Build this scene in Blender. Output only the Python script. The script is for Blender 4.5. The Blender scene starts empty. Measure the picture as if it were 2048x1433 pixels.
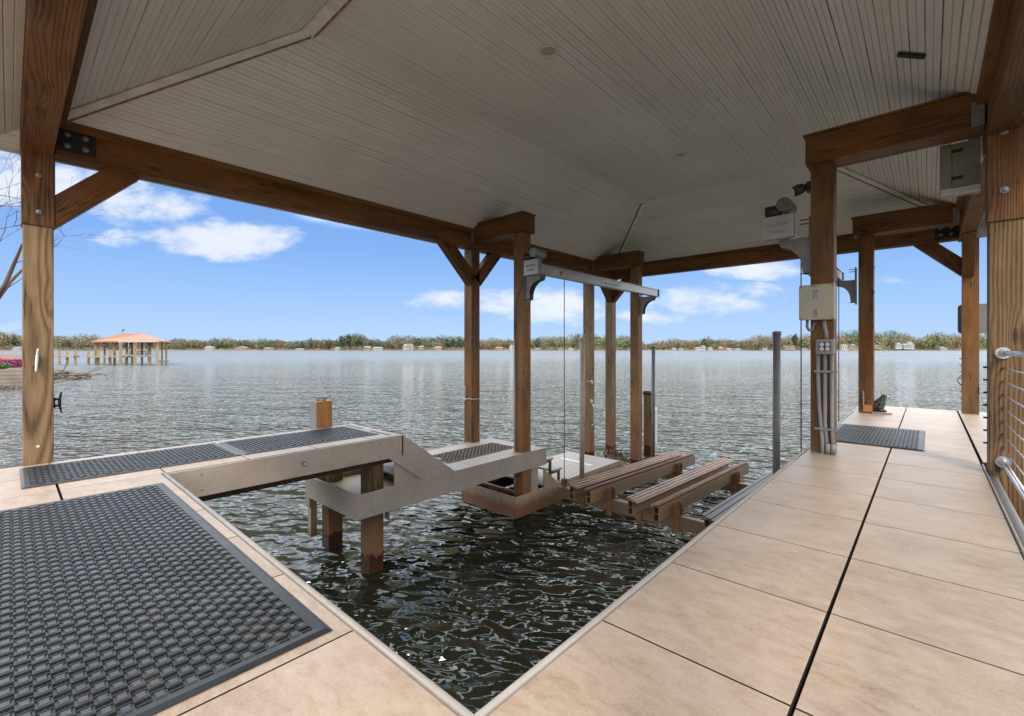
import bpy, bmesh, math, random
from mathutils import Vector, Matrix
R = math.radians
random.seed(7)
scene = bpy.context.scene
COL = scene.collection

# ------------------------------------------------------------------ camera
CS, SN, FPX = math.cos(R(42.3)), math.sin(R(42.3)), 916.0
cam_d = bpy.data.cameras.new("camera"); cam = bpy.data.objects.new("camera", cam_d); COL.objects.link(cam)
cam.location = (0, 0, 1.0); cam.rotation_euler = (R(90), 0, R(42.3))
cam_d.sensor_width = 36; cam_d.lens = 36 * FPX / 2048; cam_d.shift_y = -17.0 / 2048
cam_d.clip_start = 0.05; cam_d.clip_end = 9000
scene.camera = cam
scene.view_settings.view_transform = 'Standard'; scene.view_settings.look = 'None'
scene.view_settings.gamma = 1; scene.view_settings.exposure = 1.12
scene.view_settings.use_curve_mapping = False

def P(px, d, z):            # a world point at photo column px, depth d, height z
    r = (px - 1024) / FPX * d
    return Vector((CS * r - SN * d, SN * r + CS * d, z))

# ------------------------------------------------------------------ node helpers
class NT:
    def __init__(s, nt): s.t = nt
    def n(s, ty, ins=None, **kw):
        nd = s.t.nodes.new(ty)
        for k, v in kw.items():
            if k != 'ramp': setattr(nd, k, v)
        if ins:
            for k, v in ins.items():
                sk = nd.inputs[k]
                if isinstance(v, bpy.types.NodeSocket): s.t.links.new(v, sk)
                else: sk.default_value = v
        if 'ramp' in kw:
            cr = nd.color_ramp; pts = kw['ramp']
            while len(cr.elements) < len(pts): cr.elements.new(0.5)
            for e, (p, c) in zip(cr.elements, pts):
                e.position = p; e.color = (*c, 1) if len(c) == 3 else c
        return nd
    def m(s, op, a, b=0.0, c=None, clamp=False):
        ins = {0: a, 1: b}
        if c is not None: ins[2] = c
        return s.n('ShaderNodeMath', ins, operation=op, use_clamp=clamp).outputs[0]
    def vm(s, op, a, b):
        nd = s.n('ShaderNodeVectorMath', {0: a, 1: b}, operation=op)
        return nd.outputs['Value'] if op in ('DOT_PRODUCT', 'LENGTH') else nd.outputs[0]
    def ramp(s, f, pts):
        return s.n('ShaderNodeValToRGB', {0: f}, ramp=pts).outputs[0]
    def mix(s, f, a, b, mode='MIX'):
        nd = s.n('ShaderNodeMix', None, data_type='RGBA', blend_type=mode)
        for k, v in ((0, f), (6, a), (7, b)):
            if isinstance(v, bpy.types.NodeSocket): s.t.links.new(v, nd.inputs[k])
            else: nd.inputs[k].default_value = (*v, 1) if isinstance(v, tuple) and len(v) == 3 else v
        return nd.outputs[2]
    def noise(s, vec, scale, detail=3.0, rough=0.55, dist=0.0):
        return s.n('ShaderNodeTexNoise', {'Vector': vec, 'Scale': scale, 'Detail': detail, 'Roughness': rough, 'Distortion': dist}).outputs[0]
    def smooth(s, v, a, b):
        return s.n('ShaderNodeMapRange', {0: v, 1: a, 2: b, 3: 0.0, 4: 1.0}, interpolation_type='SMOOTHSTEP').outputs[0]
    def scale(s, v, xyz): return s.vm('MULTIPLY', v, xyz)
    def bump(s, h, strength=0.5, dist=0.01, normal=None):
        ins = {'Strength': strength, 'Distance': dist, 'Height': h}
        if normal is not None: ins['Normal'] = normal
        return s.n('ShaderNodeBump', ins).outputs[0]

# ------------------------------------------------------------------ world
SUN_EL, SUN_DIR = R(50), Vector((0.66, -0.75, 0)).normalized()    # behind and a little right of the camera
W = bpy.data.worlds.new("World"); scene.world = W; W.use_nodes = True
w = NT(W.node_tree); w.t.nodes.clear()
sky = w.n('ShaderNodeTexSky', None, sky_type='NISHITA', sun_disc=False, sun_elevation=SUN_EL,
          sun_rotation=math.atan2(SUN_DIR.x, SUN_DIR.y), air_density=1.0, dust_density=0.6, ozone_density=2.0)
gen = w.n('ShaderNodeTexCoord').outputs['Generated']
dr = w.vm('NORMALIZE', gen, gen)
sep = w.n('ShaderNodeSeparateXYZ', {0: dr})
z = sep.outputs[2]
fw = w.vm('DOT_PRODUCT', dr, (-SN, CS, 0)); rt = w.vm('DOT_PRODUCT', dr, (CS, SN, 0))
fws = w.m('MAXIMUM', fw, 0.05)
u = w.m('DIVIDE', rt, fws); v = w.m('DIVIDE', z, fws)
grad = w.ramp(w.m('MAXIMUM', z, 0.0), [(0.0, (0.45, 0.655, 0.98)), (0.06, (0.37, 0.585, 0.97)), (0.2, (0.215, 0.435, 0.90)), (0.42, (0.12, 0.31, 0.80)), (1.0, (0.09, 0.25, 0.70))])
base = w.mix(0.93, w.scale(sky.outputs[0], (0.11, 0.11, 0.11)), w.scale(grad, (0.46, 0.46, 0.46)))
uv = w.n('ShaderNodeCombineXYZ', {0: u, 1: w.m('MULTIPLY', v, 2.3), 2: 0.0}).outputs[0]
nz = w.noise(uv, 4.2, 8.0, 0.6, 0.3); nz2 = w.noise(uv, 13.0, 6.0, 0.6, 0.2)
den = None
for (bx, by, wx, wy, st) in [(285, 410, 130, 52, 1.0), (205, 375, 90, 50, .8), (15, 330, 95, 80, .9), (455, 478, 165, 42, 1.1), (250, 478, 75, 24, .8),
                         (130, 372, 80, 50, .8), (895, 600, 95, 22, .8), (1000, 606, 80, 30, .9), (1110, 615, 110, 42, 1.05), (1395, 603, 130, 36, 1.0),
                         (1320, 632, 80, 18, .8), (1530, 538, 110, 22, .9), (1500, 588, 60, 22, .7), (1750, 560, 70, 14, .4), (60, 655, 70, 14, .4)]:
    a = w.m('MULTIPLY', w.m('SUBTRACT', u, (bx - 1024) / FPX), FPX / (wx * 1.3))
    b = w.m('MULTIPLY', w.m('SUBTRACT', v, (700 - by) / FPX), FPX / (wy * 1.22))
    q = w.m('SUBTRACT', 1.0, w.m('ADD', w.m('MULTIPLY', a, a), w.m('MULTIPLY', b, b)))
    q = w.m('MULTIPLY', w.m('MAXIMUM', q, 0.0), st)
    den = q if den is None else w.m('MAXIMUM', den, q)
nn = w.m('ADD', w.m('MULTIPLY', w.m('SUBTRACT', nz, 0.5), 3.4), w.m('MULTIPLY', w.m('SUBTRACT', nz2, 0.5), 1.5))
cl = w.m('MULTIPLY', w.smooth(w.m('ADD', w.m('MULTIPLY', den, 1.15), nn), 0.30, 1.25), w.smooth(den, 0.0, 0.22))
cl = w.m('MULTIPLY', cl, w.m('GREATER_THAN', fw, 0.1))
base = w.mix(w.m('MULTIPLY', cl, 0.84), base, (0.43, 0.445, 0.47))
# bright cloud added behind the camera, out of view, to light the deck
bk = w.noise(w.scale(dr, (1.0, 1.0, 2.0)), 1.6, 6.0, 0.6)
bm = w.m('MULTIPLY', w.smooth(bk, 0.42, 0.62), w.smooth(w.m('MULTIPLY', fw, -1.0), -0.05, 0.45))
base = w.mix(w.m('MULTIPLY', bm, w.smooth(z, 0.0, 0.1)), base, (1.7, 1.6, 1.45))
# unseen bright cloud added above the roofline, whitens the lake and fills the deck
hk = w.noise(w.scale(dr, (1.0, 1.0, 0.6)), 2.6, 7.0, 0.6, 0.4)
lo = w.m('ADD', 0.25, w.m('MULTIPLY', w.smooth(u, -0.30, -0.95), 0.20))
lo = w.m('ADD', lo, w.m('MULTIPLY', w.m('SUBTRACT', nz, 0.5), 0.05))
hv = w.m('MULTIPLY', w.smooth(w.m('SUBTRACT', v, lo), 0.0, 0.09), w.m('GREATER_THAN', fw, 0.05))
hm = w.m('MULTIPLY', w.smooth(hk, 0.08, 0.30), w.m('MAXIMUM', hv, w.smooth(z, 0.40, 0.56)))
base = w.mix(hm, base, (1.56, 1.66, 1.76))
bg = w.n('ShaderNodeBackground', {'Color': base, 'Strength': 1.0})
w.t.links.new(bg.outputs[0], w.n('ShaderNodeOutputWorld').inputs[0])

sd = bpy.data.lights.new("sun", 'SUN'); sun = bpy.data.objects.new("sun", sd); COL.objects.link(sun)
sd.energy = 1.3; sd.angle = R(12); sd.color = (1.0, 0.93, 0.82)
sv = Vector((SUN_DIR.x * math.cos(SUN_EL), SUN_DIR.y * math.cos(SUN_EL), math.sin(SUN_EL)))
sun.rotation_euler = sv.to_track_quat('Z', 'Y').to_euler(); sun.location = (0, -20, 30)

# ------------------------------------------------------------------ materials
def mat(name, rough=0.6, metal=0.0, spec=0.4):
    m = bpy.data.materials.new(name); m.use_nodes = True
    t = NT(m.node_tree); t.t.nodes.clear()
    b = t.n('ShaderNodeBsdfPrincipled', {'Roughness': rough, 'Metallic': metal, 'Specular IOR Level': spec})
    t.t.links.new(b.outputs[0], t.n('ShaderNodeOutputMaterial').inputs[0])
    return m, t, b
def setc(t, b, k, v):
    if isinstance(v, bpy.types.NodeSocket): t.t.links.new(v, b.inputs[k])
    else: b.inputs[k].default_value = (*v, 1) if isinstance(v, tuple) and len(v) == 3 else v

def plain(name, col, rough=0.6, metal=0.0, var=0.25, scale=9.0, bump=0.15, dirt=None, dirtamt=0.4, spec=0.4):
    m, t, b = mat(name, rough, metal, spec)
    tc = t.n('ShaderNodeTexCoord').outputs['Object']
    n1 = t.noise(tc, scale, 6.0, 0.65); n2 = t.noise(tc, scale * 9, 3.0)
    f = t.m('ADD', t.m('MULTIPLY', n1, 0.7), t.m('MULTIPLY', n2, 0.3))
    c = t.mix(t.smooth(f, 0.3, 0.7), tuple(x * (1 - var) for x in col), tuple(min(1, x * (1 + var)) for x in col))
    if dirt: c = t.mix(t.m('MULTIPLY', t.smooth(t.noise(tc, scale * 0.6, 8.0, 0.7), 0.42, 0.72), dirtamt), c, dirt)
    setc(t, b, 'Base Color', c)
    setc(t, b, 'Roughness', t.m('ADD', t.m('MULTIPLY', n1, 0.25), rough - 0.12))
    if bump: setc(t, b, 'Normal', t.bump(f, bump, 0.004))
    return m

def wood(name, dark, mid, light, rough=0.62, stain=False, ringf=210.0, knots=0.75, grey=0.0, bandk=0.20, wobk=0.15):
    m, t, b = mat(name, rough, 0, 0.3)
    tc = t.n('ShaderNodeTexCoord').outputs['Object']
    rnd = t.n('ShaderNodeObjectInfo').outputs['Random']
    off = t.n('ShaderNodeCombineXYZ', {0: t.m('MULTIPLY', rnd, 37.0), 1: t.m('MULTIPLY', rnd, 0.11), 2: t.m('MULTIPLY', rnd, 0.07)}).outputs[0]
    p = t.vm('ADD', tc, off)
    kn = t.n('ShaderNodeTexVoronoi', {'Vector': t.scale(p, (1.5, 6.5, 6.5)), 'Scale': 1.0, 'Randomness': 1.0})
    kd = kn.outputs['Distance']
    wob = t.noise(t.scale(p, (0.42, 1.6, 1.6)), 1.3, 1.5, 0.45)
    pull = t.m('MULTIPLY', t.smooth(kd, 0.42, 0.0), 0.030)
    sp = t.n('ShaderNodeSeparateXYZ', {0: p})
    yy = t.m('ADD', sp.outputs[1], 0.045); zz = t.m('ADD', sp.outputs[2], 0.02)
    rr = t.m('SQRT', t.m('ADD', t.m('MULTIPLY', yy, yy), t.m('MULTIPLY', zz, zz)))
    rr = t.m('ADD', t.m('ADD', rr, t.m('MULTIPLY', wob, wobk)), pull)
    rr = t.m('ADD', rr, t.m('MULTIPLY', t.noise(t.scale(p, (2, 30, 30)), 1.0, 3.0), 0.008))
    band = t.m('ADD', t.m('MULTIPLY', t.m('SINE', t.m('MULTIPLY', rr, ringf * 2.0)), 0.5), 0.5)
    band = t.m('POWER', band, 1.8)
    fib = t.noise(t.scale(p, (5, 160, 160)), 1.0, 4.0, 0.6)
    blot = t.noise(t.scale(p, (1.3, 5, 5)), 1.0, 4.0, 0.6)
    g = t.m('ADD', t.m('MULTIPLY', band, bandk), t.m('ADD', t.m('MULTIPLY', fib, 0.42), t.m('MULTIPLY', blot, 0.62)))
    g = t.m('ADD', g, t.m('MULTIPLY', t.m('SUBTRACT', rnd, 0.5), 0.16))
    c = t.ramp(g, [(0.30, light), (0.57, mid), (0.90, dark)])
    if grey: c = t.mix(t.m('MULTIPLY', t.smooth(t.noise(t.scale(p, (0.8, 7, 7)), 1.0, 5.0, 0.65), 0.4, 0.68), grey), c, (0.17, 0.14, 0.10))
    c = t.mix(t.m('MULTIPLY', t.smooth(kd, 0.15, 0.05), knots), c, tuple(x * 0.22 for x in dark))
    # long checks (cracks)
    ck = t.noise(t.scale(p, (0.7, 26, 26)), 1.0, 2.0)
    ckm = t.m('MULTIPLY', t.smooth(t.m('ABSOLUTE', t.m('SUBTRACT', ck, 0.5)), 0.010, 0.002), t.smooth(blot, 0.50, 0.58))
    c = t.mix(t.m('MULTIPLY', ckm, 0.8), c, (0.012, 0.008, 0.005))
    if stain:
        wp = t.n('ShaderNodeNewGeometry').outputs['Position']; ws = t.n('ShaderNodeSeparateXYZ', {0: wp}).outputs[2]
        e = t.m('ADD', ws, t.m('MULTIPLY', t.m('SUBTRACT', t.noise(t.scale(wp, (9, 9, 5)), 1.0, 5.0, 0.6), 0.5), 0.28))
        rust = t.mix(t.noise(t.scale(wp, (8, 8, 3)), 1.0, 4.0), (0.15, 0.065, 0.028), (0.25, 0.115, 0.05))
        c = t.mix(t.m('MULTIPLY', t.smooth(e, -0.62, -1.05), 0.72), c, rust)
        c = t.mix(t.m('MULTIPLY', t.smooth(e, -1.345, -1.37), 0.9), c, (0.045, 0.012, 0.005))
        setc(t, b, 'Roughness', t.m('SUBTRACT', rough, t.m('MULTIPLY', t.smooth(e, -1.345, -1.37), 0.35)))
    setc(t, b, 'Base Color', c)
    setc(t, b, 'Normal', t.bump(t.m('ADD', t.m('ADD', t.m('MULTIPLY', band, -0.35), t.m('MULTIPLY', fib, -0.6)), t.m('MULTIPLY', ckm, -3.0)), 0.45, 0.0025))
    return m

M = {}
M['beam'] = wood('stained_beam', (0.018, 0.007, 0.002), (0.155, 0.060, 0.011), (0.31, 0.132, 0.028), grey=0.25)
M['post'] = wood('stained_post', (0.026, 0.010, 0.002), (0.190, 0.077, 0.014), (0.36, 0.158, 0.032), stain=True, grey=0.3)
M['raw'] = wood(wobk=0.30, name='weathered_pine', dark=(0.065, 0.034, 0.014), mid=(0.22, 0.14, 0.070), light=(0.38, 0.26, 0.145), ringf=120.0, bandk=0.25)
M['grill'] = wood('weathered_pine_brown', (0.045, 0.022, 0.009), (0.165, 0.094, 0.042), (0.29, 0.175, 0.085), ringf=150.0, bandk=0.24)
M['wet'] = wood('pile_wood', (0.05, 0.027, 0.012), (0.17, 0.105, 0.045), (0.28, 0.19, 0.09), stain=True, ringf=160)
M['orangewood'] = wood('fresh_orange_wood', (0.20, 0.08, 0.015), (0.42, 0.19, 0.045), (0.55, 0.28, 0.08), ringf=120)
M['farwood'] = plain('pale_pine_far', (0.30, 0.215, 0.12), 0.8, var=0.2, bump=0)
M['trimgrey'] = plain('edge_trim', (0.27, 0.235, 0.205), 0.45, var=0.12, bump=0.05)
M['fascia'] = plain('composite_fascia', (0.385, 0.318, 0.25), 0.5, var=0.12, scale=2.0, bump=0.06, dirt=(0.33, 0.22, 0.14), dirtamt=0.5)
M['paintdark'] = plain('black_steel', (0.02, 0.02, 0.022), 0.45, var=0.3)
M['black'] = plain('black_plastic', (0.018, 0.018, 0.018), 0.4, var=0.3)
M['alu'] = plain('brushed_aluminium', (0.36, 0.345, 0.315), 0.42, 0.55, var=0.12, scale=6, bump=0.05, dirt=(0.30, 0.25, 0.2), dirtamt=0.35)
M['bracket'] = plain('dull_cast_aluminium', (0.20, 0.185, 0.165), 0.5, 0.35, var=0.2, scale=6)
M['motor'] = plain('brown_grey_motor_paint', (0.13, 0.105, 0.085), 0.45, 0.2, var=0.4, scale=14)
M['cabinetgrey'] = plain('weathered_grey_cabinet', (0.27, 0.25, 0.215), 0.5, 0.2, var=0.15, scale=8, dirt=(0.15, 0.12, 0.09), dirtamt=0.4)
M['steel'] = plain('galvanised_steel', (0.25, 0.25, 0.24), 0.5, 0.5, var=0.25, scale=14)
M['chrome'] = plain('polished_steel', (0.52, 0.52, 0.52), 0.26, 1.0, var=0.04, bump=0)
M['white'] = plain('white_plastic', (0.60, 0.59, 0.55), 0.4, var=0.07, bump=0.03)
M['cream'] = plain('beige_cabinet_paint', (0.40, 0.36, 0.25), 0.45, var=0.06, scale=3, bump=0.03)
M['pvc'] = plain('grey_conduit', (0.24, 0.235, 0.22), 0.5, var=0.15, scale=8)
M['pole'] = plain('weathered_pole', (0.42, 0.37, 0.31), 0.5, var=0.2, scale=5, dirt=(0.2, 0.10, 0.05), dirtamt=0.4)
M['polegrey'] = plain('grey_pole', (0.17, 0.16, 0.15), 0.5, var=0.2, scale=5)
M['label'] = plain('grey_label', (0.45, 0.44, 0.42), 0.6, var=0.1, scale=60)
M['ink'] = plain('ink', (0.03, 0.03, 0.03), 0.6, var=0.1, bump=0)
M['red'] = plain('red_sticker', (0.40, 0.06, 0.04), 0.5, var=0.3, scale=60, bump=0)
M['yellow'] = plain('yellow_print', (0.7, 0.55, 0.15), 0.5, var=0.1, bump=0)
M['blue'] = plain('blue_print', (0.08, 0.2, 0.5), 0.5, var=0.1, bump=0)
M['lens'] = plain('light_lens', (0.62, 0.58, 0.50), 0.35, var=0.05, bump=0)
M['rock'] = plain('shore_rock', (0.085, 0.062, 0.048), 0.85, var=0.6, scale=1.2, bump=0.4)
M['drift'] = plain('driftwood', (0.12, 0.075, 0.045), 0.85, var=0.4, scale=3)
M['mulch'] = plain('mulch', (0.13, 0.065, 0.04), 0.95, var=0.4, scale=2)
M['farwhite'] = plain('white_siding', (0.36, 0.355, 0.34), 0.7, var=0.05, bump=0)
M['fartan'] = plain('tan_siding', (0.27, 0.21, 0.16), 0.7, var=0.1, bump=0)
M['farblue'] = plain('blue_grey_siding', (0.33, 0.40, 0.44), 0.7, var=0.1, bump=0)
M['farroof'] = plain('grey_shingle', (0.20, 0.19, 0.19), 0.8, var=0.15, bump=0)
M['farbrown'] = plain('brown_shingle', (0.24, 0.15, 0.11), 0.8, var=0.15, bump=0)
M['farglass'] = plain('dark_window', (0.05, 0.06, 0.07), 0.2, var=0.1, bump=0)

def mk_white_boards(name, axis, pitch=0.088, jk=1.0):
    m, t, b = mat(name, 0.55, 0, 0.3)
    tc = t.n('ShaderNodeTexCoord').outputs['Object']
    s = t.n('ShaderNodeSeparateXYZ', {0: tc}); c0 = s.outputs[axis]
    wobl = t.m('MULTIPLY', t.noise(tc, 0.8, 2.0), 0.006)
    x = t.m('DIVIDE', t.m('ADD', t.m('ADD', c0, 50.0), wobl), pitch)
    fr = t.m('FRACT', x); idn = t.m('FLOOR', x)
    dj = t.m('MINIMUM', fr, t.m('SUBTRACT', 1.0, fr))
    joint = t.smooth(dj, 0.060, 0.02)
    bead = t.m('MULTIPLY', t.smooth(t.m('ABSOLUTE', t.m('SUBTRACT', fr, 0.5)), 0.045, 0.015), 0.5)
    wn = t.n('ShaderNodeTexWhiteNoise', {'W': idn}, noise_dimensions='1D').outputs[0]
    big = t.noise(tc, 0.7, 5.0, 0.6); med = t.noise(tc, 5.0, 6.0, 0.7); fine = t.noise(tc, 70.0, 3.0, 0.7)
    along = (1.6, 30.0, 4.0) if axis == 1 else (30.0, 1.6, 4.0)
    stre = t.noise(t.scale(tc, along), 1.0, 4.0, 0.7)
    along2 = (0.5, 14.0, 3.0) if axis == 1 else (14.0, 0.5, 3.0)
    jdirt = t.m('MULTIPLY', joint, t.m('ADD', 0.16 * jk, t.m('MULTIPLY', t.smooth(t.noise(t.scale(tc, along2), 1.0, 3.0), 0.46, 0.72), 0.34 + 0.26 * jk)))
    c = t.mix(t.smooth(big, 0.25, 0.75), (0.64, 0.62, 0.585), (0.73, 0.72, 0.69))
    al = s.outputs[1 - axis]
    bj = t.m('FRACT', t.m('DIVIDE', t.m('ADD', t.m('ADD', al, 50.0), t.m('MULTIPLY', wn, 7.3)), 3.05))
    butt = t.smooth(bj, 0.0022, 0.0006)
    nd = t.m('MULTIPLY', t.smooth(t.m('ABSOLUTE', t.m('SUBTRACT', t.m('FRACT', t.m('MULTIPLY', al, 2.5)), 0.5)), 0.014, 0.006), t.smooth(t.m('ABSOLUTE', t.m('SUBTRACT', fr, 0.22)), 0.06, 0.03))
    c = t.mix(t.m('MULTIPLY', t.m('SUBTRACT', wn, 0.3), 0.22), c, (0.46, 0.42, 0.36))
    c = t.mix(t.m('MULTIPLY', t.smooth(stre, 0.45, 0.75), 0.28), c, (0.48, 0.42, 0.36))
    c = t.mix(t.m('MULTIPLY', t.smooth(fine, 0.68, 0.76), t.m('MULTIPLY', t.smooth(med, 0.45, 0.7), 0.75)), c, (0.10, 0.07, 0.05))
    # mildew patches
    c = t.mix(t.m('MULTIPLY', t.smooth(t.noise(tc, 1.1, 6.0, 0.65), 0.54, 0.80), 0.22), c, (0.44, 0.40, 0.35))
    c = t.mix(t.m('MULTIPLY', t.smooth(med, 0.62, 0.78), 0.25), c, (0.20, 0.17, 0.13))
    c = t.mix(t.m('MAXIMUM', t.m('MULTIPLY', butt, 0.3), t.m('MULTIPLY', nd, 0.35)), c, (0.16, 0.11, 0.08))
    c = t.mix(t.m('MAXIMUM', jdirt, t.m('MULTIPLY', bead, 0.30 * jk)), c, (0.085, 0.06, 0.042))
    setc(t, b, 'Base Color', c)
    h = t.m('ADD', t.m('MULTIPLY', t.m('MAXIMUM', joint, bead), -1.0), t.m('MULTIPLY', fine, 0.06))
    setc(t, b, 'Normal', t.bump(h, 0.8, 0.006))
    return m
M['boardsY'] = mk_white_boards('painted_beadboard_lengthwise', 0, jk=0.5)
M['boardsR'] = mk_white_boards('painted_beadboard_right', 0, jk=2.6)
M['boardsX'] = mk_white_boards('painted_beadboard_crosswise', 1)
M['trimwhite'] = plain('white_trim', (0.72, 0.70, 0.66), 0.5, var=0.08, scale=5, dirt=(0.2, 0.15, 0.1), dirtamt=0.35)
M['shingle'] = plain('roof_shingle', (0.10, 0.08, 0.07), 0.85, var=0.3, scale=20)

def mk_tile():
    m, t, b = mat('stone_tile', 0.42, 0, 0.35)
    tc = t.n('ShaderNodeTexCoord').outputs['Object']
    isl = t.n('ShaderNodeNewGeometry').outputs['Random Per Island']
    off = t.n('ShaderNodeCombineXYZ', {0: t.m('MULTIPLY', isl, 91.0), 1: t.m('MULTIPLY', isl, 53.0), 2: 0.0}).outputs[0]
    p = t.vm('ADD', tc, off)
    a = t.noise(t.scale(p, (1.0, 1.6, 1)), 1.7, 7.0, 0.62, 0.4); bb = t.noise(t.scale(p, (1, 2.2, 1)), 9.0, 7.0, 0.72, 0.6)
    cc = t.noise(p, 90.0, 4.0, 0.7)
    c = t.ramp(t.m('ADD', t.m('MULTIPLY', a, 0.30), t.m('ADD', t.m('MULTIPLY', bb, 0.45), t.m('MULTIPLY', cc, 0.25))), [(0.37, (0.19, 0.130, 0.086)), (0.45, (0.285, 0.208, 0.148)), (0.53, (0.35, 0.262, 0.194)), (0.65, (0.41, 0.325, 0.255))])
    c = t.mix(t.m('MULTIPLY', t.m('SUBTRACT', isl, 0.3), 0.25), c, (0.47, 0.34, 0.24))
    ct = t.noise(t.scale(p, (1, 3.0, 1)), 7.0, 5.0, 0.8, 1.5)
    cr = t.m('MULTIPLY', t.smooth(t.m('ABSOLUTE', t.m('SUBTRACT', ct, 0.5)), 0.012, 0.002), t.smooth(t.noise(p, 3.0, 3.0), 0.47, 0.62))
    c = t.mix(t.m('MULTIPLY', cr, 0.6), c, (0.22, 0.14, 0.09))
    c = t.mix(t.m('MULTIPLY', t.smooth(t.noise(p, 150.0, 2.0), 0.70, 0.76), 0.6), c, (0.12, 0.08, 0.055))
    c = t.mix(t.m('MULTIPLY', t.smooth(t.noise(p, 0.9, 4.0, 0.6), 0.56, 0.75), 0.18), c, (0.32, 0.28, 0.25))
    c = t.mix(t.m('MULTIPLY', t.smooth(t.noise(p, 2.6, 4.0, 0.6), 0.60, 0.75), 0.20), c, (0.50, 0.31, 0.18))
    setc(t, b, 'Base Color', c)
    setc(t, b, 'Roughness', t.m('ADD', t.m('MULTIPLY', bb, 0.3), 0.27))
    setc(t, b, 'Normal', t.bump(t.m('ADD', t.m('MULTIPLY', bb, 0.5), t.m('ADD', t.m('MULTIPLY', cc, 0.2), t.m('MULTIPLY', cr, -0.6))), 0.25, 0.003))
    return m
M['tile'] = mk_tile()

def mk_rubber(name, c1, c2, rough=0.42):
    m, t, b = mat(name, rough, 0, 0.55)
    tc = t.n('ShaderNodeTexCoord').outputs['Object']
    isl = t.n('ShaderNodeNewGeometry').outputs['Random Per Island']
    a = t.noise(tc, 2.2, 5.0, 0.65); g = t.noise(tc, 60.0, 4.0, 0.7)
    c = t.mix(t.smooth(t.m('ADD', t.m('MULTIPLY', a, 0.88), t.m('MULTIPLY', isl, 0.12)), 0.3, 0.7), c1, c2)
    c = t.mix(t.m('MULTIPLY', t.smooth(t.noise(tc, 6.0, 6.0, 0.7), 0.5, 0.72), 0.4), c, (0.075, 0.058, 0.045))
    setc(t, b, 'Base Color', c)
    setc(t, b, 'Roughness', t.m('ADD', t.m('MULTIPLY', g, 0.3), rough - 0.1))
    setc(t, b, 'Normal', t.bump(g, 0.15, 0.002))
    return m
M['rubber'] = mk_rubber('black_rubber', (0.007, 0.008, 0.009), (0.018, 0.0195, 0.022))
M['rubberpad'] = mk_rubber('worn_rubber_pad', (0.017, 0.020, 0.025), (0.042, 0.048, 0.058), 0.38)
M['rubberbrownpad'] = mk_rubber('dirty_rubber_pad', (0.06, 0.045, 0.032), (0.11, 0.085, 0.06), 0.7)
M['rubberbrown'] = mk_rubber('dirty_rubber', (0.06, 0.04, 0.028), (0.11, 0.08, 0.055), 0.7)

def mk_rusty(name, base, rust, amt=0.5, low=False, metal=0.0, axis=1):
    m, t, b = mat(name, 0.5, metal, 0.4)
    tc = t.n('ShaderNodeTexCoord').outputs['Object']
    st = (9.0, 0.9, 9.0) if axis == 1 else (2, 2, 2)
    n = t.noise(t.scale(tc, st), 2.0, 6.0, 0.7); n2 = t.noise(tc, 40.0, 4.0, 0.7)
    f = t.m('ADD', t.m('MULTIPLY', n, 0.75), t.m('MULTIPLY', n2, 0.25))
    c = t.mix(t.m('MULTIPLY', t.smooth(f, 0.36, 0.62), amt), base, rust)
    c = t.mix(t.m('MULTIPLY', t.smooth(n2, 0.6, 0.75), 0.3), c, tuple(x * 0.4 for x in rust))
    if low:
        wp = t.n('ShaderNodeNewGeometry').outputs['Position']; ws = t.n('ShaderNodeSeparateXYZ', {0: wp}).outputs[2]
        e = t.m('ADD', ws, t.m('MULTIPLY', t.m('SUBTRACT', t.noise(t.scale(wp, (7, 7, 7)), 1.0, 5.0), 0.5), 0.16))
        c = t.mix(t.m('MULTIPLY', t.smooth(e, -1.25, -1.42), 0.85), c, (0.16, 0.062, 0.025))
    setc(t, b, 'Base Color', c); setc(t, b, 'Normal', t.bump(f, 0.2, 0.002))
    return m
M['lowfascia'] = mk_rusty('stained_fascia', (0.40, 0.30, 0.205), (0.34, 0.205, 0.11), 0.55, low=True, axis=0)
M['bunk'] = mk_rusty('stained_bunk', (0.165, 0.125, 0.090), (0.235, 0.118, 0.050), 0.8, axis=0)
M['bunkcap'] = mk_rusty('rusty_bunk_cap', (0.09, 0.066, 0.050), (0.31, 0.130, 0.048), 0.95)
M['bunkdark'] = mk_rusty('dark_bunk_cap', (0.04, 0.042, 0.046), (0.09, 0.055, 0.035), 0.5)

def mk_planks():
    m, t, b = mat('composite_deck_board', 0.55, 0, 0.35)
    tc = t.n('ShaderNodeTexCoord').outputs['Object']
    isl = t.n('ShaderNodeNewGeometry').outputs['Random Per Island']
    n = t.noise(t.scale(tc, (3, 40, 1)), 1.0, 5.0, 0.6)
    c = t.mix(n, (0.24, 0.215, 0.19), (0.35, 0.32, 0.285))
    c = t.mix(t.m('MULTIPLY', isl, 0.25), c, (0.34, 0.25, 0.19))
    c = t.mix(t.m('MULTIPLY', t.smooth(t.noise(tc, 2.0, 5.0), 0.5, 0.7), 0.35), c, (0.33, 0.2, 0.12))
    setc(t, b, 'Base Color', c); setc(t, b, 'Normal', t.bump(n, 0.2, 0.002))
    return m
M['plank'] = mk_planks()
M['grime0'] = plain('dark_subframe', (0.03, 0.018, 0.010), 0.9, var=0.5)

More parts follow.
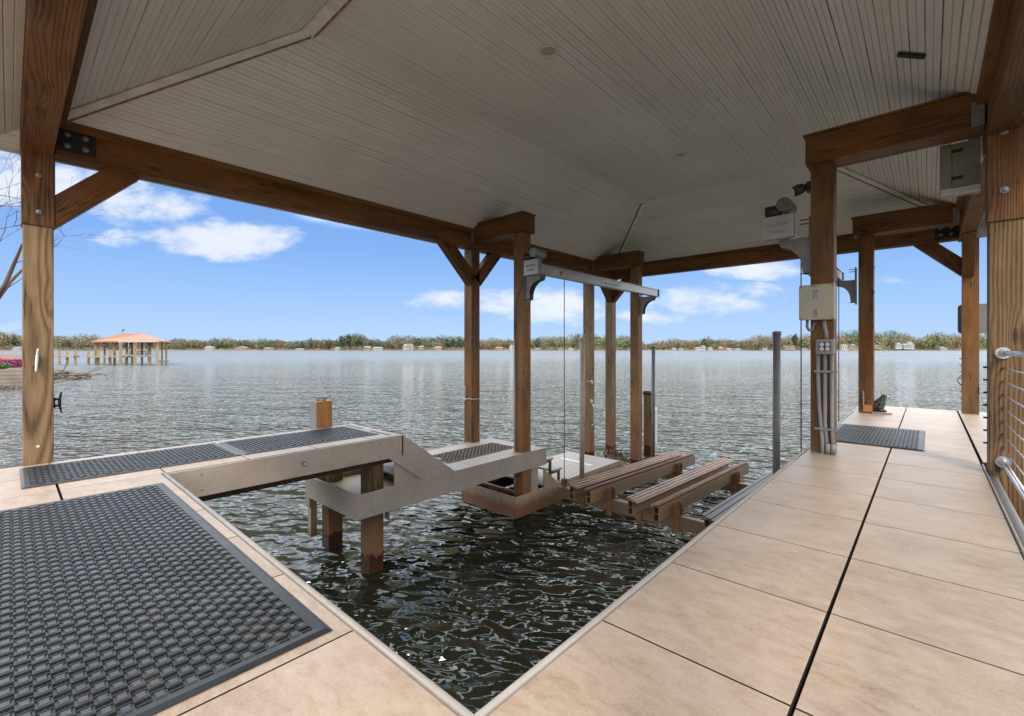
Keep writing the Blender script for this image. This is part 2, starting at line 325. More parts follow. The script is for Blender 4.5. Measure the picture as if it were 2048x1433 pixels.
def mk_water():
    m, t, b = mat('lake_water', 0.03, 0, 0.5)
    b.inputs['IOR'].default_value = 1.48
    tc = t.n('ShaderNodeTexCoord').outputs['Object']
    rot = t.n('ShaderNodeMapping', {'Vector': tc, 'Rotation': (0, 0, R(-28))}).outputs[0]
    gust = t.m('ADD', 0.35, t.m('MULTIPLY', t.noise(t.scale(rot, (0.03, 0.11, 1)), 1.0, 5.0, 0.7), 1.3))
    gust = t.m('MULTIPLY', gust, t.m('ADD', 1.0, t.m('MULTIPLY', t.smooth(t.vm('LENGTH', t.scale(tc, (1, 1, 0)), (0, 0, 0)), 30.0, 300.0), 1.4)))
    EPS = 0.012
    def height(v):
        big = t.noise(t.scale(v, (0.45, 1.15, 1)), 0.62, 2.0, 0.5, 0.2)
        mid = t.noise(t.scale(v, (2.5, 4.3, 1)), 1.1, 1.6, 0.42, 0.2)
        sml = t.noise(t.scale(v, (5.6, 8.2, 1)), 1.15, 1.5, 0.4, 0.2)
        h = t.m('ADD', t.m('MULTIPLY', big, WA[0]), t.m('ADD', t.m('MULTIPLY', mid, WA[1]), t.m('MULTIPLY', sml, WA[2])))
        return h
    WA = (0.62, 0.30, 0.026)
    h0 = height(rot); hx = height(t.vm('ADD', rot, (EPS, 0, 0))); hy = height(t.vm('ADD', rot, (0, EPS, 0)))
    gx = t.m('MULTIPLY', t.m('DIVIDE', t.m('SUBTRACT', h0, hx), EPS), gust); gy = t.m('MULTIPLY', t.m('DIVIDE', t.m('SUBTRACT', h0, hy), EPS), gust)
    nv = t.n('ShaderNodeCombineXYZ', {0: gx, 1: gy, 2: 1.0}).outputs[0]
    nv = t.n('ShaderNodeMapping', {'Vector': nv, 'Rotation': (0, 0, R(28))}).outputs[0]
    setc(t, b, 'Normal', t.vm('NORMALIZE', nv, nv))
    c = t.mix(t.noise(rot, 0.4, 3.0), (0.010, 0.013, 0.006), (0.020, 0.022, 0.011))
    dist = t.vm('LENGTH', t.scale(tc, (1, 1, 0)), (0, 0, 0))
    c = t.mix(t.smooth(dist, 9.0, 60.0), c, (0.075, 0.082, 0.080))  # open water's silvery light painted into the base colour, rising with distance
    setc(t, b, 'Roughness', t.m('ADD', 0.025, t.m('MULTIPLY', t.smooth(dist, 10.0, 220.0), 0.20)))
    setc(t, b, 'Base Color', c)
    return m
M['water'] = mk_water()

def mk_leaf(name):
    m, t, b = mat(name, 0.75, 0, 0.2)
    oi = t.n('ShaderNodeAttribute', None, attribute_name='tint', attribute_type='GEOMETRY')
    isl = t.n('ShaderNodeNewGeometry').outputs['Random Per Island']
    c = t.mix(isl, t.scale(oi.outputs['Color'], (0.78, 0.78, 0.78)), t.scale(oi.outputs['Color'], (1.15, 1.15, 1.15)))
    setc(t, b, 'Base Color', c)
    return m
M['leaf'] = mk_leaf('foliage')
def leafcol(name, c):
    m, t, b = mat(name, 0.75, 0, 0.2)
    isl = t.n('ShaderNodeNewGeometry').outputs['Random Per Island']
    setc(t, b, 'Base Color', t.mix(isl, tuple(x * 0.5 for x in c), tuple(x * 1.5 for x in c)))
    return m
M['bark'] = plain('pale_bark', (0.30, 0.24, 0.19), 0.85, var=0.25, scale=2)
M['land'] = plain('shore_ground', (0.12, 0.11, 0.055), 0.95, var=0.4, scale=0.02, bump=0)
M['beach'] = plain('shore_bank', (0.17, 0.125, 0.085), 0.9, var=0.3, scale=0.05, bump=0)

# ------------------------------------------------------------------ object helpers
def empty(name, loc, label, cat, group=None):
    o = bpy.data.objects.new(name, None); COL.objects.link(o); o.location = loc
    o.empty_display_size = 0.2; o['label'] = label; o['category'] = cat
    if group: o['group'] = group
    return o
def tag(o, label, cat, group=None):
    o['label'] = label; o['category'] = cat
    if group: o['group'] = group
    return o
def adopt(o, parent):
    if parent is not None:
        o.parent = parent
        pm = Matrix.Translation(parent.location)
        q = parent.parent
        o.matrix_parent_inverse = abs_m(parent).inverted()
def abs_m(o):
    m = o.matrix_basis
    if o.parent: m = abs_m(o.parent) @ o.matrix_parent_inverse @ m
    return m
class MB:
    def __init__(s): s.v = []; s.f = []; s.mi = []
    def add(s, vs, fs, mi=0):
        n = len(s.v); s.v += [tuple(q) for q in vs]; s.f += [tuple(i + n for i in f) for f in fs]; s.mi += [mi] * len(fs); return s
    def box(s, x0, x1, y0, y1, z0, z1, mi=0):
        return s.add([(x0, y0, z0), (x1, y0, z0), (x1, y1, z0), (x0, y1, z0), (x0, y0, z1), (x1, y0, z1), (x1, y1, z1), (x0, y1, z1)],
                     [(0, 3, 2, 1), (4, 5, 6, 7), (0, 1, 5, 4), (1, 2, 6, 5), (2, 3, 7, 6), (3, 0, 4, 7)], mi)
    def frust(s, cx, cy, z0, z1, ax, ay, k, mi=0, top=True):
        vs = []
        for zz, q in ((z0, 1.0), (z1, k)):
            vs += [(cx - ax * q, cy - ay * q, zz), (cx + ax * q, cy - ay * q, zz), (cx + ax * q, cy + ay * q, zz), (cx - ax * q, cy + ay * q, zz)]
        return s.add(vs, [(4, 5, 6, 7), (0, 1, 5, 4), (1, 2, 6, 5), (2, 3, 7, 6), (3, 0, 4, 7)], mi)
    def prism(s, pts, vec, mi=0):
        n = len(pts); a = [Vector(q) for q in pts]; b = [q + Vector(vec) for q in a]
        fs = [tuple(range(n))[::-1], tuple(range(n, 2 * n))] + [(i, (i + 1) % n, n + (i + 1) % n, n + i) for i in range(n)]
        return s.add(a + b, fs, mi)
    def tube(s, pts, r, n=10, mi=0, caps=True):
        pts = [Vector(q) for q in pts]; rs = r if isinstance(r, (list, tuple)) else [r] * len(pts)
        vs = []; fs = []; prev = None
        for i, q in enumerate(pts):
            d = (pts[min(i + 1, len(pts) - 1)] - pts[max(i - 1, 0)]).normalized()
            if prev is None:
                a = Vector((0, 0, 1)) if abs(d.z) < 0.9 else Vector((1, 0, 0)); e = d.cross(a).normalized()
            else: e = (prev - d * prev.dot(d)).normalized()
            prev = e; g = d.cross(e)
            for k in range(n):
                t = 2 * math.pi * k / n; vs.append(q + (e * math.cos(t) + g * math.sin(t)) * rs[i])
        for i in range(len(pts) - 1):
            for k in range(n):
                a, b = i * n + k, i * n + (k + 1) % n
                fs.append((a, b, b + n, a + n))
        if caps: fs.append(tuple(range(n))[::-1]); fs.append(tuple((len(pts) - 1) * n + k for k in range(n)))
        return s.add(vs, fs, mi)
    def ell(s, c, rx, ry, rz, n=14, m=9, mi=0):
        vs = []; fs = []
        for i in range(m + 1):
            th = math.pi * i / m
            for k in range(n):
                ph = 2 * math.pi * k / n
                vs.append((c[0] + rx * math.sin(th) * math.cos(ph), c[1] + ry * math.sin(th) * math.sin(ph), c[2] + rz * math.cos(th)))
        for i in range(m):
            for k in range(n):
                a, b = i * n + k, i * n + (k + 1) % n
                fs.append((a, a + n, b + n, b))
        return s.add(vs, fs, mi)
    def build(s, name, mats, parent=None, bevel=0.0, smooth=False, loc=None, merge=False):
        me = bpy.data.meshes.new(name); me.from_pydata(s.v, [], s.f)
        if not isinstance(mats, (list, tuple)): mats = [mats]
        for q in mats: me.materials.append(q)
        me.polygons.foreach_set('material_index', s.mi)
        if merge or smooth:
            bm = bmesh.new(); bm.from_mesh(me)
            bmesh.ops.remove_doubles(bm, verts=bm.verts, dist=1e-5); bmesh.ops.recalc_face_normals(bm, faces=bm.faces)
            bm.to_mesh(me); bm.free()
        if smooth:
            for q in me.polygons: q.use_smooth = len(q.vertices) <= 4
        me.update()
        o = bpy.data.objects.new(name, me); COL.objects.link(o)
        if loc is not None: o.location = loc
        adopt(o, parent)
        if bevel:
            b = o.modifiers.new('edge', 'BEVEL'); b.width = bevel; b.segments = 2; b.limit_method = 'ANGLE'; b.angle_limit = R(40)
        return o
def structure(o): o['kind'] = 'structure'; return o

def timber(name, p0, p1, wid, hei, m, parent=None, bevel=0.006, up=(0, 0, 1)):
    """a squared timber, centre line p0 to p1, grain along its local X"""
    p0, p1 = Vector(p0), Vector(p1); L = (p1 - p0).length; x = (p1 - p0) / L
    upv = Vector(up)
    if abs(x.dot(upv)) > 0.98: upv = Vector((0, 1, 0))
    y = upv.cross(x).normalized(); zz = x.cross(y)
    b = MB().box(0, L, -wid / 2, wid / 2, -hei / 2, hei / 2)
    me = bpy.data.meshes.new(name); me.from_pydata(b.v, [], b.f); me.materials.append(m)
    o = bpy.data.objects.new(name, me); COL.objects.link(o)
    mt = Matrix((x, y, zz)).transposed().to_4x4(); mt.translation = p0
    o.matrix_basis = mt
    adopt(o, parent)
    if bevel:
        q = o.modifiers.new('edge', 'BEVEL'); q.width = bevel; q.segments = 2
    return o
def bolt(parent, c, n, r=0.018, m=None, name='bolt'):
    c, n = Vector(c), Vector(n).normalized()
    b = MB(); b.tube([c - n * 0.004, c + n * 0.004], r * 1.35, 12); b.tube([c, c + n * 0.008, c + n * 0.013], [r, r * 0.85, r * 0.35], 12)
    return b.build(name, m or M['steel'], parent, smooth=False)

WZ = -1.57      # lake level; deck top is 0

# ------------------------------------------------------------------ setting: lake, far land
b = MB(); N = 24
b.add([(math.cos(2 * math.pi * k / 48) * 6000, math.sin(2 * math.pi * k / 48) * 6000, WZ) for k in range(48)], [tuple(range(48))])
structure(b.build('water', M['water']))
b = MB(); b.add([(math.cos(2 * math.pi * k / 48) * 6500, math.sin(2 * math.pi * k / 48) * 6500, WZ - 6) for k in range(48)], [tuple(range(48))])
structure(b.build('lakebed', M['mulch']))

# ------------------------------------------------------------------ the dock (paving on framing, piles)
dock = empty('dock', (-0.9, 0.85, WZ), 'tan stone-tiled boat dock with slip cut out and walkway on both sides', 'dock')
tiles = MB()
def slab(x0, x1, y0, y1, z=0.0, g=0.0042):
    x0 += g; x1 -= g; y0 += g; y1 -= g; e = 0.0012
    vs = [(x0, y0, z - .05), (x1, y0, z - .05), (x1, y1, z - .05), (x0, y1, z - .05), (x0, y0, z - e), (x1, y0, z - e), (x1, y1, z - e), (x0, y1, z - e),
          (x0 + e, y0 + e, z), (x1 - e, y0 + e, z), (x1 - e, y1 - e, z), (x0 + e, y1 - e, z)]
    tiles.add(vs, [(8, 9, 10, 11)] + [(a, (a + 1) % 4, 4 + (a + 1) % 4, 4 + a) for a in range(4)] + [(4 + a, 4 + (a + 1) % 4, 8 + (a + 1) % 4, 8 + a) for a in range(4)])
    tiles.mi[-8:-4] = [1] * 4
XL, XF = -5.765, -4.575       # finger pier
SX, SY = -0.915, 0.85         # slip edges
ys = [0.237 + 0.6205 * k for k in range(-9, 17)]
# right boardwalk: two columns; far end wider
for a, c in zip(ys, ys[1:] + [10.42]):
    if a > 10.3: continue
    c = min(c, 10.42)
    for x0, x1 in ((SX + .02 if a > 0.8 else SX + .005, -0.2835), (-0.279, 0.338)):
        if a < 0.80 and x0 < -0.5: x0 = -0.905
        slab(x0, x1, a, c)
    if a > 5.6: slab(0.352, 0.98, a, c)
xs = [-0.905 - 0.612 * k for k in range(0, 7)]
for a, c in zip(ys, ys[1:]):
    if c > 0.9: break
    for x1, x0 in zip(xs, xs[1:]):
        slab(x0, x1, a + (0.006 if abs(a - .237) < .01 else 0), (c if c < 0.8 else SY - 0.02))
for a, c in zip(ys, ys[1:]):
    if a > 3.0: break
    c = min(c, 3.09)
    g0 = 0.006 if abs(a - .237) < .01 else 0
    for x0, x1 in ((XL + .02, -5.17), (-5.17, XF)): slab(x0, x1, a + g0, c)
tiles.build('paving', [M['tile'], M['grime0']], dock)
fr = MB()
fr.box(SX + .03, 0.36, 0.9, 10.40, -0.30, -0.062); fr.box(-5.74, 0.36, -5.3, SY - .03, -0.301, -0.061); fr.box(XL + .03, XF - .02, SY - .03, 3.05, -0.302, -0.063)
fr.box(0.37, 0.97, 5.6, 10.40, -0.3, -0.0625)
fr.build('framing', M['grime0'], dock)
tr = MB()
def nose(a, bb):   # bull-nosed edge trim
    tr.tube([a, bb], 0.015, 10)
nose((SX + .002, SY, -.012), (SX + .002, 10.40, -.012)); nose((SX, SY, -.012), (XF, SY, -.012))
tr.box(SX - .018, SX + .012, SY - .01, 10.42, -.24, -.02); tr.box(XF, SX, SY - .012, SY + .016, -.241, -.021)
tr.box(.340, .350, 0.2, 5.66, -.2, .012); tr.box(.36, .40, 0.2, 5.25, -.2, -.004)
tr.box(SX, 0.98, 10.42, 10.45, -.24, -.002)
tr.box(0.98, 1.0, 5.6, 10.45, -.24, -.002)
tr.box(XL - .012, XL + .016, -5.3, 3.10, -.242, -.003)
tr.build('edge_trim', M['trimgrey'], dock, smooth=True)
# side fascia of the finger pier, with the diagonal stair cheek
fa = MB()
fa.box(XF, XF + .022, SY + .016, 3.05, -.245, -.004)
fa.box(XL + .02, XF + .022, 3.09, 3.112, -.24, -.004)
fa.build('fascia', M['fascia'], dock, bevel=.002)
led = MB().tube([(XF + .022, 1.956, -.126), (XF + .034, 1.956, -.126)], .020, 16).build('step_light', M['black'], dock)
MB().tube([(XF + .0345, 1.956, -.126), (XF + .037, 1.956, -.126)], .012, 16).build('lens', M['white'], led)
MB().box(-5.70, -5.30, 2.995, 3.03, -.002, .005).build('anti_slip_strip', M['black'], dock); MB().box(-5.08, -4.67, 2.985, 3.02, -.002, .005).build('anti_slip_strip', M['black'], dock)
ch = MB()
ch.prism([(XF + .001, 3.052, 0), (XF + .001, 3.052, -.24), (XF + .001, 2.92, -.245), (XF + .001, 3.392, -.59), (XF + .001, 3.918, -.59), (XF + .001, 3.11, 0)], (.021, 0, 0))
ch.build('stair_cheek', M['fascia'], dock, bevel=.002)
ch = MB(); ch.prism([(XF - .02, 3.01, -.26), (XF - .02, 3.01, -.60), (XF - .02, 3.45, -.60)], (.018, 0, 0)); ch.build('infill_panel', M['fascia'], dock, bevel=.002)
for k, (yy0, zz0) in enumerate(((3.12, -.20), (3.42, -.39))):
    q = MB(); q.box(XL + .02, XF - .005, yy0, yy0 + .30, zz0 - .03, zz0); q.build('stair_tread', M['plank'], dock, bevel=.003)
for (x, y) in ((-0.75, 1.6), (-0.75, 3.4), (0.2, 1.6), (0.2, 3.4), (-0.7, 7.1), (-2.4, .3), (-4.0, .3), (-2.4, -2.5), (-4.8, -2.5), (-.3, -2.5), (0.8, 7.1)):
    timber('pile', (x, y, WZ - 3), (x, y, -.31), .19, .19, M['wet'], dock)

# piles under the finger's end
for (x, y, top) in ((-4.815, 2.861, -.31), (-5.775, 2.852, -.31)):
    timber('pile', (x, y, WZ - 3), (x, y, top), .19, .19, M['wet'], dock)

for (yy, zz) in ((1.1, -.06), (1.1, -.19), (2.25, -.05), (2.25, -.2), (2.8, -.06), (2.8, -.2), (3.2, -.12), (3.62, -.5)):
    MB().tube([(XF + .0215, yy, zz), (XF + .0245, yy, zz)], .006, 8).build('screw', M['black'], dock)
# mid platform
mid = empty('landing', (-5.18, 4.1, -.86), 'mid-height composite landing one step down from the finger pier', 'landing')
MX0, MX1, MY0, MY1, MZ = -5.80, -4.56, 2.52, 5.84, -.585
q = MB(); q.box(MX1 - .022, MX1, MY0, MY1, MZ - .265, MZ + .006); q.build('fascia', M['fascia'], mid, bevel=.003)
q = MB(); q.box(MX0, MX1 - .027, MY0, MY0 + .022, MZ - .265, MZ + .006); q.build('fascia', M['fascia'], mid, bevel=.003)
q = MB(); q.box(MX0 - .022, MX0 - .0005, MY0 + .0, MY1, MZ - .265, MZ + .006); q.build('fascia', M['fascia'], mid, bevel=.003)
q = MB(); q.box(MX0, MX1 - .0225, MY1 - .022, MY1, MZ - .265, MZ - .02); q.build('fascia', M['fascia'], mid, bevel=.003)
q = MB(); q.box(MX0 + .01, MX1 - .03, MY0 + .03, 3.32, MZ - .16, MZ - .12); q.build('recessed_shelf', M['lowfascia'], mid)
pk = MB(); yy = 3.30
while yy < MY1 - .03:
    pk.box(MX0 + .002, MX1 - .025, yy, min(yy + .134, MY1 - .024), MZ - .025, MZ); yy += .140
pk.build('deck_boards', M['plank'], mid, bevel=.003)
for yy in (2.75, 3.5, 4.3, 5.0, 5.7): MB().box(MX0 + .02, MX1 - .04, yy, yy + .04, MZ - .25, MZ - .165 if yy < 3.4 else MZ - .026).build('joist', M['grill'], mid)
for (yy, zz) in ((2.7, MZ - .06), (2.7, MZ - .2), (3.5, MZ - .06), (4.4, MZ - .06), (4.4, MZ - .2), (5.3, MZ - .06), (5.3, MZ - .2)):
    MB().tube([(MX1 - .0005, yy, zz), (MX1 + .0025, yy, zz)], .006, 8).build('screw', M['black'], mid)
# pale hanging planks behind the piles
for (x, y0, y1, zb) in ((-5.84, 2.55, 2.63, -1.0), (-5.955, 2.62, 2.70, -1.42), (-4.70, 2.965, 2.985, -.98)):
    MB().box(x - .02, x + .07, y0, y1, zb, MZ - .266).build('hanging_board', M['lowfascia'], mid, bevel=.002)

# low platform
low = empty('swim_platform', (-5.18, 6.7, WZ), 'lowest composite platform at the waterline with two open steps', 'platform')
LX0, LX1, LY0, LY1, LZ = -5.80, -4.585, 5.13, 8.27, -1.225
for nm, bx in (('fascia', (LX1 - .022, LX1, LY0, LY1, LZ - .325, LZ)), ('fascia', (LX0, LX1 - .0225, LY0, LY0 + .022, LZ - .325, LZ)),
               ('fascia', (LX0 - .022, LX0 - .0005, LY0, LY1, LZ - .325, LZ)), ('fascia', (LX0, LX1 - .0225, LY1 - .022, LY1, LZ - .325, LZ - .02))):
    MB().box(*bx).build(nm, M['lowfascia'], low, bevel=.003)
MB().prism([(LX1 - .001, LY1 + .001, LZ - .01), (LX1 - .001, LY1 + .001, LZ - .32), (LX1 - .001, LY1 + .35, LZ - .32)], (-.02, 0, 0)).build('corner_gusset', M['lowfascia'], low)
pk = MB(); yy = 5.92
while yy < LY1 - .03:
    pk.box(LX0 + .002, LX1 - .025, yy, min(yy + .134, LY1 - .024), LZ - .03, LZ - .004); yy += .140
pk.build('deck_boards', M['plank'], low, bevel=.003)
for k, (y0, z0) in enumerate(((5.86, -.80), (6.10, -1.01))):
    q = MB(); q.box(LX0 + .1, LX1 - .04, y0, y0 + .255, z0 - .03, z0); q.build('step_tread', M['plank'], low, bevel=.003)
    for x in (LX1 - .08, LX0 + .14):
        q = MB(); q.box(x - .04, x, y0 + .215, y0 + .25, LZ, z0 - .031); q.box(x - .04, x, y0 + .0, y0 + .214, z0 - .075, z0 - .0315)
        q.build('step_frame', M['grill'], low, bevel=.002)
MB().prism([(LX1 - .03, 5.845, -.93), (LX1 - .03, 5.845, LZ), (LX1 - .03, 6.20, LZ)], (-.02, 0, 0)).build('side_panel', M['lowfascia'], low)
MB().box(-4.66, -4.64, 5.55, 5.72, LZ - .2, -.86).build('side_panel', M['fascia'], low)
MB().box(LX0 + .1, LX1 - .1, LY0 + .35, LY0 + .40, LZ - .2, LZ - .06).build('joist', M['wet'], low)
for (x0, x1, y) in ((-5.55, -5.05, 7.55), (-4.98, -4.78, 7.49)):
    MB().box(x0, x1, y, y + .08, LZ - .0035, LZ + .004).build('pale_board', M['white'], low)

# ------------------------------------------------------------------ the boathouse roof structure
bh = empty('boathouse', (-2.6, 5.0, WZ), 'open timber boathouse with brown posts and a white beadboard hip ceiling', 'boathouse')
PW = .19
def post(x0, y0, top, bot, m='post', w_=PW):
    return timber('post', (x0 + w_ / 2, y0 + w_ / 2, bot), (x0 + w_ / 2, y0 + w_ / 2, top), w_, w_, M[m], bh)
BZ0, BZ1 = 2.72, 3.0
L1 = post(-5.75 - PW, .08, 2.08, WZ - 3, 'raw')
cl1 = timber('post_collar', (-5.75 - PW / 2, .08 + PW / 2, 2.08), (-5.75 - PW / 2, .08 + PW / 2, BZ1), PW + .018, PW + .018, M['beam'], bh)
post(.358, .08, BZ0, WZ - 3, 'grill')
L2 = post(-5.75 - PW, 5.30, BZ0, WZ - 3); LI = post(-4.59 - PW, 5.29, 2.80, WZ - 3)
post(-5.75 - PW, 8.98, BZ0, WZ - 3, 'wet'); LI3 = post(-4.59 - PW, 9.05, 2.80, WZ - 3)
post(-5.75 - PW, 9.97, BZ0, WZ - 3, 'wet')
P2 = post(-.86, 5.30, 2.80, WZ - 3); P3 = post(-.83, 9.12, 2.80, WZ - 3)
R2 = post(.358, 5.30, 2.02, WZ - 3, 'grill'); post(.386, 10.05, BZ0, -.5)
timber('post_collar', (.358 + PW / 2, 5.30 + PW / 2, 2.02), (.358 + PW / 2, 5.30 + PW / 2, BZ1), PW + .022, PW + .022, M['beam'], bh)
# perimeter beams: inner faces X -5.70 / .34, Y .27 / 9.95
def beam(p0, p1, wid, hei, m='beam', name='beam', **k): return timber(name, p0, p1, wid, hei, M[m], bh, **k)
zc = (BZ0 + BZ1) / 2; bhh = BZ1 - BZ0
beam((-5.80, .275, zc), (-5.80, 10.2, zc), .17, bhh)
beam((.43, .275, zc), (.43, 10.25, zc), .17, bhh)
beam((-6.0, .165, zc + .002), (.6, .165, zc + .002), .20, bhh)
beam((-5.71, 10.04, zc), (.34, 10.04, zc), .18, bhh)
# ledger strips at the ceiling line
for p0, p1 in (((-5.672, .30, 2.995), (-5.672, 9.9, 2.995)), ((.316, .30, 2.995), (.316, 9.9, 2.995))):
    timber('ledger', p0, p1, .075, .055, M['beam'], bh, bevel=.003)
timber('ledger', (-5.634, 9.915, 2.9945), (.278, 9.915, 2.9945), .07, .053, M['beam'], bh, bevel=.003)
timber('ledger', (-5.634, .305, 2.9945), (.278, .305, 2.9945), .07, .053, M['beam'], bh, bevel=.003)
# cross caps over each inner post
def cap(x0, x1, yc, hang):
    beam((x0, yc, 2.94), (x1, yc, 2.94), .29, .275, name='cap_beam')
    timber('cap_board', (x0 - (.018 if hang < 0 else 0), yc, 3.0885), (x1 + (.018 if hang > 0 else 0), yc, 3.0885), .325, .02, M['beam'], bh, bevel=.003)
cap(-5.698, -4.545, 5.38, 1); cap(-5.698, -4.545, 9.10, 1)
cap(-.895, .33, 5.395, -1); cap(-.895, .33, 9.16, -1)
for (x, y, sx) in ((-5.698, 5.235, 1), (-5.698, 8.955, 1), (.33, 5.25, -1), (.33, 9.015, -1)):
    q = MB(); x1 = x + sx * .075; q.box(min(x, x1), max(x, x1), y - .005, y + .001, 2.80, 3.0); q.build('joist_hanger', M['steel'], bh)
# braces
def brace(a, bb, w_=.14, h_=.205): return timber('brace', a, bb, w_, h_, M['beam'], bh)
XB = -5.82
brace((XB, .20, 2.15), (XB, .80, 2.76)); brace((XB, 5.36, 2.17), (XB, 4.72, 2.80)); brace((XB, 5.44, 2.17), (XB, 6.0, 2.80))
brace((XB, 10.06, 2.22), (XB, 9.52, 2.78)); brace((XB - .01, 10.07, 2.22), (-5.30, 10.07, 2.78)); brace((.45, 10.13, 2.23), (-.14, 10.13, 2.82))
brace((.45, 5.38, 2.2), (.45, 5.95, 2.78)); brace((.45, 10.1, 2.2), (.45, 9.5, 2.78))
brace((-5.84, .165, 2.35), (-6.3, .165, 2.80), .12, .12)
# bolts and plates
for (yy, zz2) in ((.175, 2.2), (.175, 2.52)): bolt(cl1, (-5.746 + .006, yy, zz2), (1, 0, 0), .015, M['steel'])
def plate4(x, y, z0, axis):
    q = MB()
    if axis == 'x': q.box(x, x + .006, y, y + .26, z0, z0 + .20)
    else: q.box(x, x + .26, y - .006, y, z0, z0 + .20)
    o = q.build('bracket_plate', M['paintdark'], bh)
    for i in (.07, .19):
        for j in (.05, .15):
            if axis == 'x': bolt(o, (x + .008, y + i, z0 + j), (1, 0, 0), .017)
            else: bolt(o, (x + i, y - .008, z0 + j), (0, -1, 0), .017)
plate4(-5.714, .285, 2.775, 'x'); plate4(.07, 9.949, 2.765, 'y'); plate4(-5.30, 9.949, 2.73, 'y')
for (yy, zz2) in ((5.288, 2.72), (5.288, 2.26)): bolt(R2, (.443, yy, zz2), (0, -1, 0), .02)
for (xx, zz2) in ((.462, -.30), (.462, -.40)): bolt(R2, (xx, 5.298, zz2), (0, -1, 0), .022)
for (zz2) in (1.9, 2.3): bolt(P3, (-.64 + .002, 9.2, zz2), (1, 0, 0), .014)

# ceiling: hip with a flat middle
ZE, ZT = 3.045, 3.86
XA0, XA1, YA0, YA1 = -5.60, .30, .30, 9.85
XB0, XB1, YB0, YB1 = -4.10, -1.15, 1.80, 8.30
def panel(name, pts, m, th=.03):
    n = len(pts)
    q = MB(); q.add(list(pts) + [(x, y, zz + th) for x, y, zz in pts], [tuple(range(n)), tuple(range(n, 2 * n))[::-1]] + [(i, i + n, (i + 1) % n + n, (i + 1) % n) for i in range(n)])
    return q.build(name, m, bh)
EX, EZ = .42, 1.80 + 1.0          # eave overhang, eave height
sl = (ZT - ZE) / 1.5
def zat(dist): return ZE + sl * dist
O = .46
fx0, fx1, fy0, fy1 = XA0 - O, XA1 + O, YA0 - O, YA1 + O
ze = ZE - sl * O
panel('ceiling_slope', [(fx0, fy0, ze), (XB0, YB0, ZT), (XB0, YB1, ZT), (fx0, fy1, ze)], M['boardsY'])
panel('ceiling_slope', [(fx1, fy1, ze), (XB1, YB1, ZT), (XB1, YB0, ZT), (fx1, fy0, ze)], M['boardsR'])
panel('ceiling_slope', [(fx1, fy0, ze), (XB1, YB0, ZT), (XB0, YB0, ZT), (fx0, fy0, ze)], M['boardsX'])
panel('ceiling_slope', [(fx0, fy1, ze), (XB0, YB1, ZT), (XB1, YB1, ZT), (fx1, fy1, ze)], M['boardsX'])
cf = panel('ceiling_flat', [(XB0, YB0, ZT), (XB1, YB0, ZT), (XB1, YB1, ZT), (XB0, YB1, ZT)], M['boardsY'])
M['grime'] = plain('grimy_seam', (0.24, 0.16, 0.10), 0.9, var=0.6, scale=12)
def trimline(a, bb, wid=.085, th=.016, drop=.030, side=-1):
    a, bb = Vector(a) - Vector((0, 0, drop)), Vector(bb) - Vector((0, 0, drop))
    timber('hip_trim', a, bb, wid, th, M['trimwhite'], bh, bevel=.003)
    sd_ = (bb - a).cross(Vector((0, 0, 1))).normalized() * (wid / 2 + .007) * side
    timber('open_seam', a + sd_ - Vector((0, 0, .002)), bb + sd_ - Vector((0, 0, .002)), .013, .03, M['grime'], bh, bevel=0)
trimline((XA0, YA0, ZE), (XB0, YB0, ZT)); trimline((XA0, YA1, ZE), (XB0, YB1, ZT), .07, side=1)
trimline((XA1, YA1, ZE), (XB1, YB1, ZT), .085, side=1); trimline((XA1, YA0, ZE), (XB1, YB0, ZT))
trimline((XB0, YB0, ZT), (XB1, YB0, ZT), .10, side=-1)
# eave fascia and outer roof
q = MB()
for bx in ((fx0 - .03, fx0, fy0 - .03, fy1 + .03), (fx1, fx1 + .03, fy0 - .03, fy1 + .03), (fx0, fx1, fy0 - .03, fy0), (fx0, fx1, fy1, fy1 + .03)):
    q.box(*bx, ze - .03, ze + .12)
q.build('eave_fascia', M['trimwhite'], bh)
q = MB(); h2 = .16; o2 = .08
xm0, ym0 = fx0 - o2, fy0 - o2; xm1, ym1 = fx1 + o2, fy1 + o2
rx = (xm0 + xm1) / 2; half = (xm1 - xm0) / 2; rz = ze + .12 + sl * half
A = [(xm0, ym0, ze + .12), (xm1, ym0, ze + .12), (xm1, ym1, ze + .12), (xm0, ym1, ze + .12), (rx, ym0 + half, rz), (rx, ym1 - half, rz)]
q.add(A, [(0, 1, 4), (1, 2, 5, 4), (2, 3, 5), (3, 0, 4, 5)])
q.build('roof', M['shingle'], bh)

# recessed lights, vent slot
for (x, y, lb) in ((-2.69, 3.48, 'round recessed ceiling light, the nearer and larger one'), (-2.70, 6.63, 'round recessed ceiling light farther down the flat ceiling')):
    e = empty('ceiling_light', (x, y, ZT), lb, 'ceiling light', 'recessed ceiling lights')
    ring = MB(); n = 28; vs = []; fs = []
    prof = [(.098, 0), (.095, -.012), (.078, -.014), (.070, -.004), (.062, .014)]
    for (rr_, zz_) in prof:
        for k in range(n): vs.append((x + rr_ * math.cos(2 * math.pi * k / n), y + rr_ * math.sin(2 * math.pi * k / n), ZT + zz_ - .002))
    for i in range(len(prof) - 1):
        for k in range(n): fs.append((i * n + k, i * n + (k + 1) % n, (i + 1) * n + (k + 1) % n, (i + 1) * n + k))
    ring.add(vs, fs); ring.build('trim_ring', M['white'], e, smooth=True)
    MB().tube([(x, y, ZT - .0035), (x, y, ZT - .0015)], .068, 28).build('lens', M['cream'], e)
vy, vx = 4.66, -.10
o = MB().box(-.09, .09, -.022, .022, -.014, .010).build('vent_slot', M['paintdark'], None, bevel=.004)
o.matrix_basis = Matrix.Translation((vx, vy, zat(XA1 - vx) - .006)) @ Matrix.Rotation(math.atan(sl), 4, 'Y')
